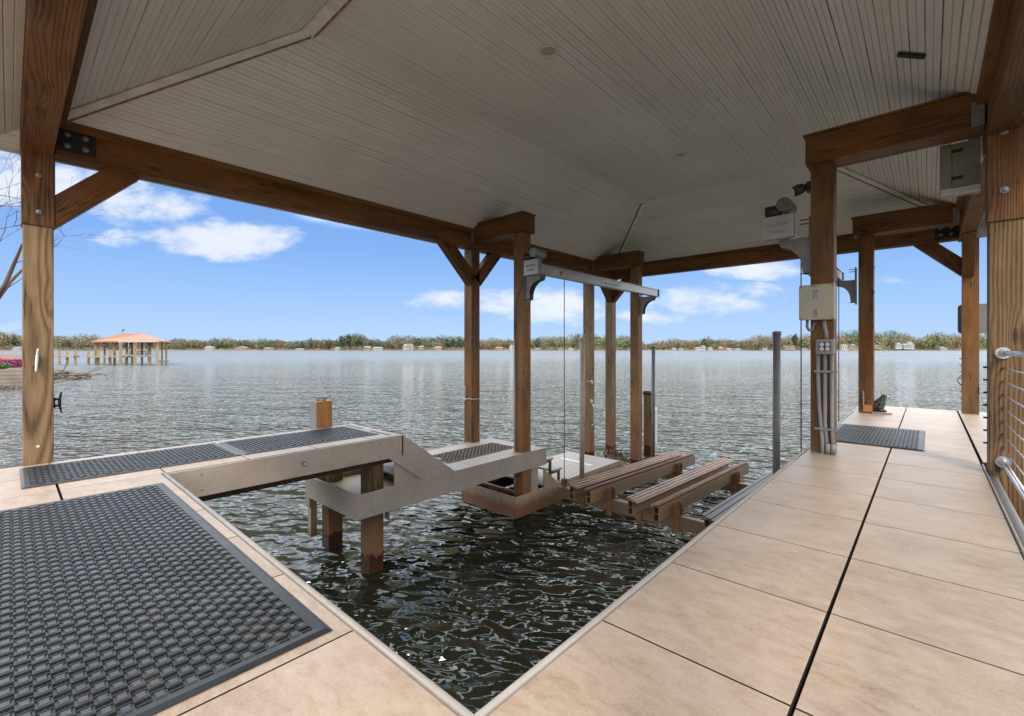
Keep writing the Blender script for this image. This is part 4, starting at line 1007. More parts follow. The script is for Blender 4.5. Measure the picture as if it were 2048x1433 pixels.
# timber retaining wall courses
wl = empty('retaining_wall', P(-60, 28, -1.2), 'low stone block retaining wall on the left shore below the shrubs', 'retaining wall')
seg = [P(-500, 25.7, 0), P(-200, 27.2, 0), P(66, 31.2, 0)]
for a_, b_ in zip(seg, seg[1:]):
    for k in range(5):
        z_ = -1.35 + k * .25
        o = timber('course', (a_.x, a_.y, z_), (b_.x, b_.y, z_), .3 + (.06 - .012 * k) * 1, .235, None or M['fartan'], wl, bevel=.02)
# rocks: riprap as individually placed stones is uncountable -> one stuff object
q = MB(); rnd = random.Random(3)
def stone(c, r):
    n_ = len(q.v); bm = bmesh.new(); bmesh.ops.create_icosphere(bm, subdivisions=1, radius=1)
    sx, sy, sz = r * rnd.uniform(.7, 1.4), r * rnd.uniform(.7, 1.4), r * rnd.uniform(.4, .8); a = rnd.uniform(0, 6.28)
    vs = []
    for v_ in bm.verts:
        k_ = rnd.uniform(.75, 1.15); x, y, z_ = v_.co.x * sx * k_, v_.co.y * sy * k_, v_.co.z * sz * k_
        vs.append((c[0] + x * math.cos(a) - y * math.sin(a), c[1] + x * math.sin(a) + y * math.cos(a), c[2] + z_))
    fs = [tuple(v_.index for v_ in f_.verts) for f_ in bm.faces]; bm.free(); q.add(vs, fs)
for k in range(1500):
    t = rnd.random(); px = -260 + t * 440
    dnear = 25.2 + (px + 260) / 440 * 14.0 if px > 40 else 25.0 + (px + 260) / 300 * 5.2
    dd = dnear + rnd.random() * (3.2 if px < 60 else 8 + 0.02 * (px - 60))
    fade = max(0, 1 - max(0, px - 120) / 70)
    if rnd.random() > fade: continue
    h_ = (dd - dnear) / 3.2 * .5 if px < 60 else .62 * math.sin(min(1, (dd - dnear) / 8) * math.pi) * fade
    c = P(px, dd, WZ + h_); stone(c, rnd.uniform(.10, .30))
o = q.build('shore_rocks', M['rock']); o['kind'] = 'stuff'; o['label'] = 'brown rubble of rocks and leaves along the left waterline'
# land under the rock spit
sp = [P(60, 31, 0), P(100, 34, 0), P(150, 39, 0), P(178, 43.5, 0), P(150, 46, 0), P(100, 47, 0), P(60, 60, 0)]
q = MB(); n = len(sp); q.add([(p.x, p.y, WZ + .06) for p in sp] + [(p.x, p.y, WZ - 3) for p in sp], [tuple(range(n))[::-1]] + [(i, (i + 1) % n, (i + 1) % n + n, i + n) for i in range(n)])
structure(q.build('shore_spit', M['rock'], None, merge=True))
# driftwood
def branch(q, p, d, L, r, depth, rr_, kids=3, curl=.35):
    pts = [p]; rs = [r]; dd = d.normalized(); n_ = 6
    for k in range(n_):
        dd = (dd + Vector((rr_.uniform(-curl, curl), rr_.uniform(-curl, curl), rr_.uniform(-curl, curl) * .6)) * .5).normalized()
        p = p + dd * (L / n_); pts.append(p); rs.append(r * (1 - .75 * (k + 1) / n_))
    q.tube(pts, rs, 5 if depth < 2 else 3, caps=False)
    if depth > 0:
        for k in range(kids):
            i = rr_.randint(2, n_); nd_ = (dd + Vector((rr_.uniform(-1, 1), rr_.uniform(-1, 1), rr_.uniform(-.7, .9))) * .8).normalized()
            branch(q, pts[i], nd_, L * rr_.uniform(.45, .7), rs[i] * .8, depth - 1, rr_, kids, curl)
q = MB(); r1 = random.Random(12)
d0 = (P(215, 41, WZ + .25) - P(130, 38, WZ + .5))
branch(q, P(125, 38, WZ + .45), d0, 4.2, .07, 3, r1, 3, .3)
branch(q, P(150, 39, WZ + .35), d0 + Vector((0, 0, .4)), 3.2, .05, 2, r1, 3, .35)
branch(q, P(120, 38, WZ + .3), Vector((0, 0, 1)) + d0 * .1, 1.3, .04, 2, r1, 2, .3)
tag(q.build('driftwood', M['drift']), 'tangle of bare driftwood branches lying off the rocky point', 'driftwood')

def leaf_cloud(q, c, rx, ry, rz, n_, size, rr_, shell=.55):
    for k in range(n_):
        while True:
            a_ = Vector((rr_.uniform(-1, 1), rr_.uniform(-1, 1), rr_.uniform(-1, 1)))
            if shell < a_.length < 1: break
        p = Vector((c[0] + a_.x * rx, c[1] + a_.y * ry, c[2] + a_.z * rz))
        nn_ = Vector((rr_.gauss(0, 1), rr_.gauss(0, 1), rr_.gauss(0, 1))).normalized(); e1 = nn_.orthogonal().normalized(); e2 = nn_.cross(e1); s_ = size * rr_.uniform(.6, 1.4)
        q.add([p + e1 * s_, p + e2 * s_ * .7, p - e1 * s_, p - e2 * s_ * .7], [(0, 1, 2, 3)])
lm = {'magenta': leafcol('azalea_bloom', (0.22, 0.03, 0.12)), 'green': leafcol('shrub_leaf', (0.10, 0.16, 0.04)), 'bud': leafcol('spring_bud', (0.42, 0.27, 0.14))}
r2 = random.Random(5)
for (px, dd, w_, h_, col, lb) in ((-30, 30.5, 1.3, .65, 'magenta', 'dark pink flowering azalea at the left edge of the wall'), (22, 31, .75, .5, 'magenta', 'dark pink azalea mound beside the green shrub'), (4, 29.5, .45, .30, 'green', 'low green shrub in front of the azaleas'),
                              (40, 32, .55, .50, 'green', 'rounded green shrub between two azaleas'), (62, 34, .6, .6, 'magenta', 'pink azalea half hidden behind the near left post'), (-90, 29.5, 1.2, .7, 'green', 'green shrub beyond the left edge of the wall')):
    c = P(px, dd, 0); e = empty('azalea_shrub' if col == 'magenta' else 'shrub', (c.x, c.y, -.22), lb, 'shrub', 'shrubs above the wall')
    q = MB(); leaf_cloud(q, (c.x, c.y, -.22 + h_ * .55), w_, w_, h_ * .6, 900, .05, r2, .3); q.build('foliage', lm[col], e)
    MB().tube([(c.x, c.y, -.25), (c.x, c.y, -.22 + h_ * .5)], [.05, .02], 6).build('stem', M['drift'], e)

r5 = random.Random(9); e = empty('floating_brush', (-5.6, 9.75, WZ), 'tangle of brush and dead leaves floating at the foot of the corner post', 'brush')
q = MB()
for k in range(7): branch(q, Vector((-5.7 + r5.uniform(-.1, .3), 9.6 + r5.uniform(-.2, .3), WZ + .03)), Vector((r5.uniform(.2, 1), r5.uniform(-.6, .6), r5.uniform(-.05, .25))), r5.uniform(.35, .8), .012, 2, r5, 2, .3)
q.build('twigs', M['drift'], e)
lm['dead'] = leafcol('dead_leaf', (0.16, 0.085, 0.05)); q = MB(); leaf_cloud(q, (-5.58, 9.72, WZ + .04), .26, .22, .17, 260, .03, r5, .0); leaf_cloud(q, (-5.15, 9.65, WZ + .01), .35, .12, .05, 140, .025, r5, .0); q.build('leaves', lm['dead'], e)

# bare budding tree leaning in from the left
tb = P(-150, 13.5, -.4); e = empty('bare_tree', tb, 'bare budding tree leaning in behind the near left post', 'tree')
r3 = random.Random(21); q = MB(); qb = MB()
q.tube([tb + Vector((0, 0, -1.2)), tb + Vector((0, 0, 1.0)), P(-70, 13.3, 1.7), P(-10, 13.2, 2.4)], [.22, .17, .11, .07], 8)
q.tube([P(-10, 13.2, 2.4), P(10, 13.1, 2.85), P(28, 13.1, 3.45), P(45, 13.0, 4.0)], [.07, .055, .045, .03], 7)
q.tube([P(-5, 13.2, 2.45), P(22, 13.4, 3.0), P(50, 13.6, 3.45), P(75, 13.7, 3.8)], [.05, .04, .032, .02], 7)
def twig(p, d, L, r, depth):
    pts = [p]; dd = d.normalized(); rs = [r]
    for k in range(4):
        dd = (dd + Vector((r3.uniform(-.3, .3), r3.uniform(-.3, .3), r3.uniform(-.15, .25)))).normalized(); p = p + dd * L / 4; pts.append(p); rs.append(max(.0025, r * (1 - .7 * (k + 1) / 4)))
        if depth <= 1 and r3.random() < .5:
            for _ in range(1):
                o_ = Vector((r3.uniform(-.05, .05), r3.uniform(-.05, .05), r3.uniform(-.05, .05))); s_ = r3.uniform(.008, .018); a_ = Vector((r3.gauss(0, 1), r3.gauss(0, 1), r3.gauss(0, 1))).normalized(); b2 = a_.orthogonal().normalized()
                qb.add([p + o_ + a_ * s_, p + o_ + b2 * s_, p + o_ - a_ * s_, p + o_ - b2 * s_], [(0, 1, 2, 3)])
    q.tube(pts, rs, 4, caps=False)
    if depth > 0:
        for k in range(2): twig(pts[r3.randint(1, 4)], (dd + Vector((r3.uniform(-.9, .9), r3.uniform(-.9, .9), r3.uniform(-.6, .8)))), L * r3.uniform(.5, .75), r * .55, depth - 1)
Rv = Vector((CS, SN, 0))
for (px, zz, dx, dz, L) in ((30, 3.5, 1, .2, 1.6), (45, 4.0, .6, .9, 1.5), (75, 3.8, 1, .5, 1.1), (-30, 4.4, 1, .3, 1.7), (-40, 5.1, 1, .15, 1.6), (-20, 3.9, 1, .6, 1.6), (-60, 4.6, 1, .5, 1.6), (0, 2.6, .6, .9, 1.5), (-50, 5.6, 1, -.2, 1.6), (-20, 3.2, .2, 1, 1.8)):
    twig(P(px, 13.2, zz), Rv * dx + Vector((0, 0, dz)), L, .014, 3)
q.tube([P(-70, 13.3, 1.7), P(-70, 13.3, 3.2), P(-55, 13.2, 4.6), P(-45, 13.2, 5.8)], [.1, .07, .045, .02], 7)
q.build('trunk', M['drift'], e); qb.build('crown', lm['bud'], e)

# ------------------------------------------------------------------ neighbour's boathouse, 78 m away
nd_ = 78.0; sc = nd_ / FPX
nb = empty('neighbour_boathouse', P(260, nd_, WZ), 'distant boathouse with an orange hip roof standing in the lake at left', 'boathouse')
def NB(px, dv, z_): return P(px, nd_ + dv, z_)
def zpx(py): return 1 - (py - 700) * sc
M['orangeroof'] = plain('orange_metal_roof', (0.235, 0.092, 0.036), 0.6, var=0.08, scale=3, bump=0)
ev = zpx(683); rg = zpx(666.3)
qa = MB()
c1, c2, c3, c4 = NB(183, 1.0, ev), NB(318, -2.5, ev), NB(343, 6.5, ev + .05), NB(215, 10, ev + .1)
r1_, r2_ = NB(246, 3.2, rg), NB(287, 3.6, rg - .1)
qa.add([c1, c2, c3, c4, r1_, r2_], [(0, 1, 5, 4), (1, 2, 5), (2, 3, 4, 5), (3, 0, 4)])
qa.add([c - Vector((0, 0, .22)) for c in (c1, c2, c3, c4)], [(0, 1, 2, 3)])
rf_ = qa.build('roof', M['orangeroof'], nb)
qa = MB()
for a_, b_ in ((c1, c2), (c2, c3), (c3, c4), (c4, c1)): qa.add([a_, b_, b_ - Vector((0, 0, .24)), a_ - Vector((0, 0, .24))], [(0, 1, 2, 3)])
qa.build('eave', M['farbrown'], nb)
for (px, dv, top, w_) in ((191.5, 1.6, 684, .34), (209, 5, 684, .3), (229, 1, 684, .34), (241.5, -1.5, 684, .38), (254, 5, 685, .3), (264, 7, 686, .28), (270, -1.8, 684, .4), (284, 5, 686, .3), (300, 7, 686, .3), (315, -2, 684, .38), (324, 6, 686, .22), (332.5, 5, 686, .24)):
    a_ = NB(px, dv, 0); timber('post', (a_.x, a_.y, WZ - 2), (a_.x, a_.y, ev - .15), w_, w_, M['farwood'], nb, bevel=0)
for (px, tp) in ((177, 700.5), (196.5, 701), (134.5, 701.5), (151, 701.5), (119, 702), (220, 700), (253, 705), (298, 700)):
    a_ = NB(px, 0, 0); timber('pile', (a_.x, a_.y, WZ - 2), (a_.x, a_.y, zpx(tp)), .34, .34, M['farwood'], nb, bevel=0)
for (pa, pb, dv) in ((176, 262, -.3), (133, 153, 0), (100, 133, 3)):
    timber('walkway', NB(pa, dv, zpx(714)), NB(pb, dv, zpx(714)), 1.6 if pa > 150 else 1.2, .26, M['farwood'], nb, bevel=0)
timber('handrail', NB(115, .3, zpx(701.8)), NB(240, .3, zpx(701.8)), .05, .06, M['drift'], nb, bevel=0)
timber('swim_deck', NB(318, 2, zpx(724)), NB(335, 3, zpx(724)), 1.6, .25, M['farwood'], nb, bevel=0)
timber('hoist_beam', NB(237, -2.1, zpx(684.5)), NB(317, -2.6, zpx(684.5)), .25, .24, M['farwhite'], nb, bevel=0)
timber('lift_cradle', NB(254, 0, zpx(712)), NB(316, 0, zpx(713)), .5, .40, M['farwhite'], nb, bevel=0)
for zz in (704.5, 707.5, 710): timber('pontoon_rail', NB(258, 2, zpx(zz)), NB(299, 2, zpx(zz)), .2, .13, M['black'], nb, bevel=0)
for px in (257, 278.5, 288.5, 309): timber('guide_pole', NB(px, -1.0, zpx(713)), NB(px, -1.0, zpx(676)), .1, .1, M['farwhite'], nb, bevel=0)
for (px, s_) in ((191.5, 1), (209, -1), (209, 1), (229, -1), (229, 1), (264, -1), (264, 1), (300, -1), (300, 1)):
    timber('brace', NB(px, 1.5, zpx(692)), NB(px + 7 * s_, 1.5, zpx(685)), .2, .22, M['orangewood'], nb, bevel=0)
a_ = NB(245.5, 3.2, rg)
q = MB(); q.tube([a_, a_ + Vector((0, 0, .75))], .03, 5); q.tube([a_ + Vector((0, 0, .45)) - Rv * .35, a_ + Vector((0, 0, .45)) + Rv * .2], .025, 5)
q.prism([a_ + Rv * x + Vector((0, 0, z_)) for x, z_ in ((-.15, .6), (.1, .62), (.22, .82), (.26, .72), (.14, .48), (.0, .5), (-.12, .45))], (.02, .02, 0))
tag(q.build('weather_vane', M['black']), 'tiny dark weather vane on the ridge of the orange roof', 'weather vane')

# ------------------------------------------------------------------ far shore
prof_t = [(-400, 666), (0, 665), (60, 667), (115, 670), (160, 671), (250, 676), (340, 680), (500, 679), (600, 682), (640, 680), (668, 678), (682, 671), (705, 668.5), (728, 671), (736, 679), (748, 676), (765, 681), (782, 674), (850, 672), (925, 675), (960, 679), (1040, 679), (1072, 678),
          (1095, 673), (1130, 670), (1200, 668), (1240, 671), (1280, 679), (1290, 690), (1298, 685), (1340, 681), (1372, 680), (1398, 678), (1412, 675), (1428, 681), (1455, 680), (1485, 678), (1510, 673), (1560, 671), (1600, 672), (1640, 669), (1690, 664), (1710, 661), (1760, 662), (1795, 664), (1820, 669), (1835, 674), (1845, 675), (1858, 668), (1872, 666), (1900, 669), (1935, 668), (2500, 664)]
def topy(px):
    for (a_, ya), (b_, yb) in zip(prof_t, prof_t[1:]):
        if a_ <= px <= b_: return ya + (yb - ya) * (px - a_) / (b_ - a_)
    return 668
DF = 900.0
# land: a bank at the shoreline then rising ground
cols = list(range(-700, 2760, 12)); q = MB(); vs = []; fs = []
hill = lambda px: 1 + (700 - topy(px) ) * (DF + 110) / FPX - 13
for px in cols:
    for dd, zz in ((DF, WZ - 1), (DF, WZ + .45), (DF + 14, WZ + 1.8), (DF + 120, max(2.0, hill(px) * .9)), (DF + 900, max(2.0, hill(px) * .7))):
        p_ = P(px, dd, zz); vs.append(p_)
for i in range(len(cols) - 1):
    for j in range(4):
        fs.append((i * 5 + j, (i + 1) * 5 + j, (i + 1) * 5 + j + 1, i * 5 + j + 1))
q.add(vs, fs, 0); q.mi = [1 if k % 4 < 2 else 0 for k in range(len(fs))]
structure(q.build('far_shore_land', [M['land'], M['beach']]))
pal = {'pine': (0.070, 0.088, 0.045), 'olive': (0.115, 0.120, 0.058), 'yellow': (0.185, 0.175, 0.080), 'rust': (0.18, 0.118, 0.068), 'tan': (0.19, 0.15, 0.095), 'dark': (0.052, 0.066, 0.040), 'lime': (0.165, 0.185, 0.075)}
zones = [(-400, 180, ['tan', 'tan', 'rust', 'olive', 'yellow']), (180, 420, ['tan', 'tan', 'olive', 'rust', 'pine']), (420, 660, ['olive', 'pine', 'pine', 'olive', 'dark', 'tan', 'rust']), (660, 740, ['pine', 'olive', 'pine', 'dark']),
         (740, 930, ['pine', 'pine', 'olive', 'dark', 'yellow', 'tan']), (930, 1070, ['yellow', 'olive', 'rust', 'tan']), (1070, 1290, ['olive', 'yellow', 'lime', 'pine', 'yellow']), (1290, 1400, ['tan', 'tan', 'rust', 'olive', 'yellow']),
         (1400, 1440, ['pine', 'olive', 'tan']), (1440, 1690, ['tan', 'tan', 'yellow', 'rust', 'tan', 'olive']), (1690, 1800, ['pine', 'olive', 'yellow', 'yellow', 'dark', 'lime']), (1800, 2500, ['yellow', 'lime', 'olive', 'yellow', 'tan', 'rust'])]
r4 = random.Random(44)
def crown(q, cols_, base, w_, h_, kind, tint, nq, size):
    cx, cy, cz_ = base
    for k in range(nq):
        while True:
            a_ = Vector((r4.uniform(-1, 1), r4.uniform(-1, 1), r4.uniform(-1, 1)))
            if .35 < a_.length < 1: break
        if kind == 'pine': a_.x *= .55 + .45 * (1 - abs(a_.z)); a_.y *= .55 + .45 * (1 - abs(a_.z))
        lump = 1 + .22 * math.sin(a_.x * 5 + cx) * math.cos(a_.z * 4 + cy)
        p = Vector((cx + a_.x * w_ * lump, cy + a_.y * w_ * lump, cz_ + a_.z * h_ * lump))
        nn_ = Vector((r4.gauss(0, 1), r4.gauss(0, 1), r4.gauss(0, 1))).normalized(); e1 = nn_.orthogonal().normalized(); e2 = nn_.cross(e1); s_ = size * r4.uniform(.6, 1.3)
        q.add([p + e1 * s_, p + e2 * s_ * .8, p - e1 * s_, p - e2 * s_ * .8], [(0, 1, 2, 3)]); cols_.append(tint)
def set_tint(o, cols_):
    me = o.data; at = me.attributes.new('tint', 'FLOAT_COLOR', 'FACE')
    at.data.foreach_set('color', [c_ for t_ in cols_ for c_ in (*t_, 1.0)])
qf = MB(); tints = []
for row in range(4):
    px = -420.0
    while px < 2480:
        dd = DF + 24 + row * 34 + r4.uniform(-8, 8)
        zn = next((z_[2] for z_ in zones if z_[0] <= px < z_[1]), zones[-1][2]); kind = zn[int((math.sin(px * .045 + row * 2.1) + math.sin(px * .131 + row)) * 1.6 + r4.uniform(-.6, .6) + 50) % len(zn)] if r4.random() < .75 else r4.choice(zn + ['pine'])
        ztop = 1 + (700.5 - topy(px)) * dd / FPX * (0.66 + .13 * row) + r4.uniform(-2.8, 0.8) + 2.6 * math.sin(px * .07 + row * .6) + 1.6 * math.sin(px * .19 + row)
        gz = WZ + 1.5 + row * 1.2
        hh = ztop - gz
        if hh > 5:
            c_ = P(px, dd, 0); chh = hh * (.40 if kind in ('pine', 'dark') else .47)
            w_ = r4.uniform(4.0, 7.5); tn = tuple(v_ * r4.uniform(.82, 1.2) for v_ in pal[kind])
            crown(qf, tints, (c_.x, c_.y, ztop - chh), w_, chh, kind, tn, 130, .92)
        px += r4.uniform(2.6, 5.4)
o = qf.build('woodland', M['leaf']); set_tint(o, tints); o['kind'] = 'stuff'; o['label'] = 'continuous band of mixed spring woodland along the far shore'
# pale trunks at the edge of the wood
qf = MB()
for k in range(420):
    px = r4.choice([r4.uniform(1450, 2040), r4.uniform(-50, 1290), r4.uniform(1700, 1960), r4.uniform(640, 930)]); dd = DF + r4.uniform(15, 40)
    a_ = P(px, dd, WZ + 1); h_ = r4.uniform(8, 15); qf.tube([a_, a_ + Vector((r4.uniform(-.6, .6), 0, h_))], [.30, .15], 3, caps=False)
o = qf.build('woodland_trunks', M['bark']); o['kind'] = 'stuff'; o['label'] = 'pale bare trunks along the front of the far wood'
# single trees that stand out at the water's edge: prototypes copied
protos = {}
def proto(kind):
    e_ = bpy.data.objects.new('shore_tree', None); COL.objects.link(e_)
    q_ = MB(); cl_ = []; hp = 1.0
    if kind == 'pine': crown(q_, cl_, (0, 0, .66), .22, .34, 'pine', pal[kind], 150, .065)
    else: crown(q_, cl_, (0, 0, .60), .34, .40, kind, pal[kind], 170, .062)
    c_ = q_.build('crown', M['leaf']); set_tint(c_, cl_); c_.parent = e_
    t_ = MB().tube([(0, 0, -.1), (.01, 0, .35), (0, .01, .7)], [.022, .016, .006], 5).build('trunk', M['bark']); t_.parent = e_
    return e_
trees = [(5, 668, 'tan'), (28, 672, 'pine'), (122, 678, 'tan'), (138, 680, 'pine'), (170, 676, 'tan'), (362, 681, 'tan'), (376, 686, 'pine'), (408, 683, 'rust'), (425, 687, 'pine'), (445, 688, 'pine'), (470, 687, 'olive'), (520, 684, 'olive'), (545, 683, 'olive'), (575, 686, 'tan'), (605, 684, 'pine'), (622, 683, 'pine'),
         (640, 682, 'rust'), (655, 682, 'dark'), (668, 685, 'rust'), (684, 672, 'pine'), (696, 670, 'pine'), (708, 669, 'olive'), (720, 672, 'pine'), (733, 677, 'olive'), (772, 682, 'olive'), (790, 676, 'tan'), (815, 688, 'rust'), (838, 676, 'pine'), (860, 686, 'olive'), (893, 678, 'pine'), (906, 677, 'dark'), (918, 678, 'pine'),
         (972, 684, 'yellow'), (984, 682, 'rust'), (1000, 684, 'yellow'), (1075, 676, 'dark'), (1092, 683, 'yellow'), (1120, 680, 'tan'), (1150, 676, 'olive'), (1196, 672, 'lime'), (1215, 671, 'lime'), (1245, 674, 'lime'), (1256, 680, 'olive'),
         (1306, 686, 'tan'), (1330, 686, 'tan'), (1355, 685, 'olive'), (1380, 684, 'rust'), (1408, 677, 'pine'), (1416, 680, 'olive'), (1470, 683, 'tan'), (1495, 680, 'tan'), (1520, 676, 'tan'), (1545, 674, 'tan'), (1575, 675, 'yellow'), (1590, 668, 'pine'), (1610, 674, 'yellow'), (1615, 682, 'tan'), (1698, 682, 'dark'),
         (1693, 676, 'yellow'), (1758, 674, 'yellow'), (1785, 679, 'rust'), (1810, 680, 'tan'), (1838, 680, 'rust'), (1852, 677, 'lime'), (1868, 680, 'lime'), (1862, 668, 'yellow'), (1873, 670, 'pine'), (1895, 674, 'yellow'), (1915, 674, 'tan'), (1958, 672, 'yellow'), (1822, 684, 'rust')]
spots = [(0, 'far left edge'), (60, 'behind the near left post'), (250, 'behind the orange-roofed boathouse'), (400, 'left of the white two-storey house'), (455, 'right of the white two-storey house'), (500, 'by the wide tan gabled house'), (585, 'by the low tan house'),
         (630, 'by the tiny pale cottage'), (672, 'beside the small white house'), (740, 'in the tall left-centre clump'), (800, 'by the long low white house'), (850, 'beside the tall white house'), (925, 'in the pines left of the outer post'), (1025, 'between the two left posts'), (1110, 'right of the left hoist post'),
         (1170, 'right of the hoist cable'), (1230, 'right of the dark outer post'), (1270, 'right of the corner post'), (1345, 'right of the inner far post'), (1400, 'left of the bright white gable'), (1440, 'beside the bright white gable'), (1552, 'left of the thick guide pole'), (1600, 'right of the thick guide pole'), (1640, 'below the beige cabinet'),
         (1712, 'right of the conduit post'), (1790, 'left of the blue grey house'), (1830, 'beside the far right white house'), (1880, 'left of the open white boathouse'), (1925, 'right of the open white boathouse'), (3000, 'past the far right post')]
ords = ['first', 'second', 'third', 'fourth', 'fifth', 'sixth', 'seventh']
def spot(px):
    for q_, t_ in spots:
        if px <= q_: return t_
def where(px, kind):
    same = sorted(x for x, _, k_ in trees if k_ == kind and spot(x) == spot(px))
    return ' on far shore ' + spot(px) + ('' if len(same) == 1 else ', ' + ('leftmost' if px == same[0] else 'rightmost' if px == same[-1] else ords[same.index(px)] + ' from left'))
names = {'pine': 'dark green pine', 'dark': 'very dark evergreen', 'olive': 'olive green tree', 'yellow': 'yellow green tree', 'lime': 'bright green budding tree', 'tan': 'tan leafless tree', 'rust': 'rust coloured tree'}
for (px, ty, kind) in trees:
    pos = P(px, DF + r4.uniform(9, 16), WZ + 1.2); hgt = (701.5 - ty) * (DF) / FPX
    if kind not in protos: e_ = protos[kind] = proto(kind)
    else:
        src = protos[kind]; e_ = src.copy(); COL.objects.link(e_)
        for c_ in src.children:
            n_ = c_.copy(); COL.objects.link(n_); n_.parent = e_
    e_.location = pos; e_.rotation_euler = (0, 0, r4.uniform(0, 6)); s_ = hgt; wd = r4.uniform(.75, 1.05); e_.scale = (s_ * wd, s_ * wd, s_)
    tag(e_, names[kind] + where(px, kind), 'tree', 'trees at the edge of the far shore')
# houses: (px, width px, base y, top y, wall, roof, label)
def house(px, wpx, by, ty, wall, roof, label, gable='front', dd=DF + 6):
    k = dd / FPX; c_ = P(px, dd, 0); w_ = wpx * k / 2; z0 = WZ + 1.6; h_ = (by - ty) * k * .88; z0 = max(z0, 1 - (by - 700) * k - .5)
    e_ = empty('lake_house', (c_.x, c_.y, z0), label, 'house', 'houses on the far shore')
    Dv = Vector((-SN, CS, 0)); base = Vector((c_.x, c_.y, z0))
    def pt(x, y, z_): return base + Rv * x + Dv * y + Vector((0, 0, z_))
    def bx(q_, x0, x1, y0, y1, za, zb):
        q_.add([pt(x0, y0, za), pt(x1, y0, za), pt(x1, y1, za), pt(x0, y1, za), pt(x0, y0, zb), pt(x1, y0, zb), pt(x1, y1, zb), pt(x0, y1, zb)], [(0, 3, 2, 1), (4, 5, 6, 7), (0, 1, 5, 4), (1, 2, 6, 5), (2, 3, 7, 6), (3, 0, 4, 7)])
    wh = h_ * .62
    q_ = MB(); bx(q_, -w_, w_, 0, 9, -2, wh)
    if gable == 'front': q_.prism([pt(-w_, 0, wh), pt(w_, 0, wh), pt(0, 0, h_ * .96)], Dv * 9)
    q_.build('wall', M[wall], e_)
    q_ = MB()
    if gable == 'front':
        for s_ in (-1, 1): q_.prism([pt(s_ * (w_ + .5), -.5, wh - .3), pt(0, -.5, h_), pt(0, -.5, h_ - .4), pt(s_ * (w_ + .5), -.5, wh - .7)], Dv * 10)
    else:
        q_.prism([pt(-w_ - .4, -.6, wh), pt(-w_ - .4, 9.6, wh), pt(-w_ + w_ * .25, 4.5, h_)], Rv * .01)
        q_.add([pt(-w_ - .4, -.6, wh), pt(w_ + .4, -.6, wh), pt(w_ + .4, 9.6, wh), pt(-w_ - .4, 9.6, wh), pt(-w_ * .7, 4.5, h_), pt(w_ * .7, 4.5, h_)], [(0, 1, 5, 4), (1, 2, 5), (2, 3, 4, 5), (3, 0, 4), (3, 2, 1, 0)])
    q_.build('roof', M[roof], e_)
    nw = max(2, int(w_ * 2 / 3.2))
    for i in range(nw):
        for fl in ((.12, .42), (.55, .85)) if wh > 4.5 else ((.2, .7),):
            x_ = -w_ + (i + .5) * 2 * w_ / nw; q_ = MB(); bx(q_, x_ - .75, x_ + .75, -.08, -.003, wh * fl[0], wh * fl[1]); q_.build('window', M['farglass'], e_)
    return e_
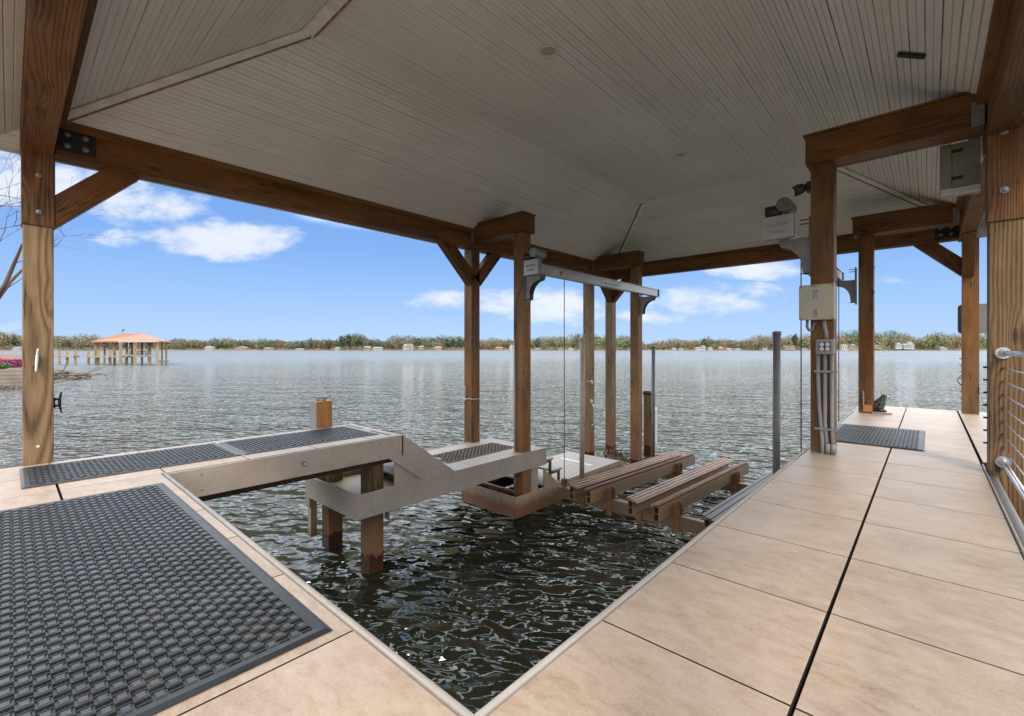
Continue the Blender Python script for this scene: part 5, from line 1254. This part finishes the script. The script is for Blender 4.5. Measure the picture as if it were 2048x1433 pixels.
for a_ in ((417, 16, 701, 692, 'farwhite', 'farroof', 'white two-storey house right of the orange-roofed boathouse', 'side'), (480, 24, 701, 692, 'fartan', 'farbrown', 'wide tan gabled house in the wood left of centre', 'front'), (537, 18, 702, 696, 'fartan', 'farroof', 'low tan house at the water between the tan gabled house and the pines', 'side'),
           (599, 16, 702, 698, 'farwhite', 'farroof', 'tiny pale cottage at the water left of the rust tree', 'side'), (674, 10, 701, 694, 'farwhite', 'farroof', 'small white house under the rust coloured tree', 'side'), (734, 14, 701, 692, 'fartan', 'farroof', 'tan house just right of the tall pine clump', 'side'),
           (755, 20, 702, 695, 'farwhite', 'farroof', 'long low white house right of the tall pine clump', 'side'), (814, 16, 702, 688, 'farwhite', 'farroof', 'tall white house with many windows left of the outer post', 'side'), (822, 8, 702, 687.5, 'farwhite', 'farroof', 'narrow white gable joined to the tall white house', 'front'),
           (842, 10, 698, 691, 'fartan', 'farroof', 'small tan house half hidden in pines', 'side'), (876, 15, 700, 692.5, 'fartan', 'farroof', 'grey-roofed tan house in the pines by the outer post', 'side'), (998, 15, 701, 694, 'fartan', 'farbrown', 'tan house between the two left posts', 'side'),
           (1023, 9, 701, 688, 'farwhite', 'farroof', 'white house against the left hoist post', 'front'), (1075, 12, 701, 696, 'fartan', 'farroof', 'low tan boathouse right of the left hoist post', 'side'), (1122, 12, 702, 698, 'fartan', 'farroof', 'low boathouse behind the left hoist cable', 'side'), (1142, 11, 702, 697, 'farwhite', 'farroof', 'white boat shelter right of the hoist cable', 'side'),
           (1408, 7, 700, 689, 'farwhite', 'farroof', 'bright white gabled house under the dark pines', 'front'), (1421, 10, 700, 693, 'farwhite', 'farroof', 'white and grey house beside the bright white gable', 'front'), (1398, 13, 700, 694, 'farblue', 'farroof', 'grey house left of the bright white gable', 'side'), (1349, 8, 702, 697.5, 'farwhite', 'farroof', 'white boat shelter under the bare trees at centre right', 'side'),
           (1363, 8, 702, 698, 'farwhite', 'farroof', 'second white boat shelter left of the grey house', 'side'), (1459, 11, 702, 697.5, 'farwhite', 'farroof', 'white-roofed boat shelter right of the white houses', 'side'), (1477, 9, 702, 698, 'farblue', 'farroof', 'small blue boat shelter left of the thick guide pole', 'side'), (1443, 10, 701, 694, 'fartan', 'farbrown', 'brown house in the trees left of the boat shelters', 'side'),
           (1530, 9, 702, 697.5, 'farwhite', 'farroof', 'pale boat shelter just left of the thick guide pole', 'side'), (1580, 20, 698, 690, 'fartan', 'farbrown', 'tan brick house behind the right hoist cable', 'side'), (1609, 12, 702, 697, 'farwhite', 'farroof', 'white boat shelter below the beige cabinet', 'side'),
           (1691, 12, 699, 687, 'farwhite', 'farbrown', 'white house just right of the conduit post', 'front'), (1703, 16, 698, 686, 'fartan', 'farbrown', 'pink brick house just right of the conduit post', 'side'), (1757, 13, 697, 690, 'fartan', 'farbrown', 'small tan house right of the far walkway post', 'side'), (1798, 12, 696.5, 684, 'farblue', 'farroof', 'blue grey house beside the white gabled house', 'side'),
           (1813, 10, 697, 686, 'farwhite', 'farroof', 'lower wing of the white gabled house', 'side'), (1823, 12, 697, 682, 'farwhite', 'farroof', 'bright white gabled house among trees at far right', 'front'), (1888, 14, 701.5, 694, 'farwhite', 'farroof', 'open white boathouse on the far right shore', 'side'), (32, 14, 700, 693, 'farwhite', 'farroof', 'long white building on the shore at far left', 'side')):
    house(*a_)
# jetties on the far shore
for (px, wpx, lb) in ((395, 6, 'small white floating dock near the white two-storey house'), (715, 60, 'long low timber dock below the tall pines'), (820, 22, 'pale dock below the tall white house'), (1500, 40, 'long pale dock on the centre right shore'), (1780, 30, 'grey dock below the blue grey house'), (1440, 30, 'low dock near the brown house'), (1100, 30, 'low dock near the left hoist cable')):
    k = (DF - 8) / FPX; a_, b_ = P(px - wpx / 2, DF - 6, WZ + .8), P(px + wpx / 2, DF - 6, WZ + .8)
    e = empty('jetty', (a_ + b_) / 2, lb, 'dock', 'docks on the far shore')
    timber('deck', a_, b_, 2.0, .45, M['beach'], e, bevel=0)
    for t in (0.05, .35, .65, .95): p_ = a_.lerp(b_, t); timber('pile', p_ + Vector((0, 0, -2.5)), p_ + Vector((0, 0, .8)), .4, .4, M['farwood'], e, bevel=0)
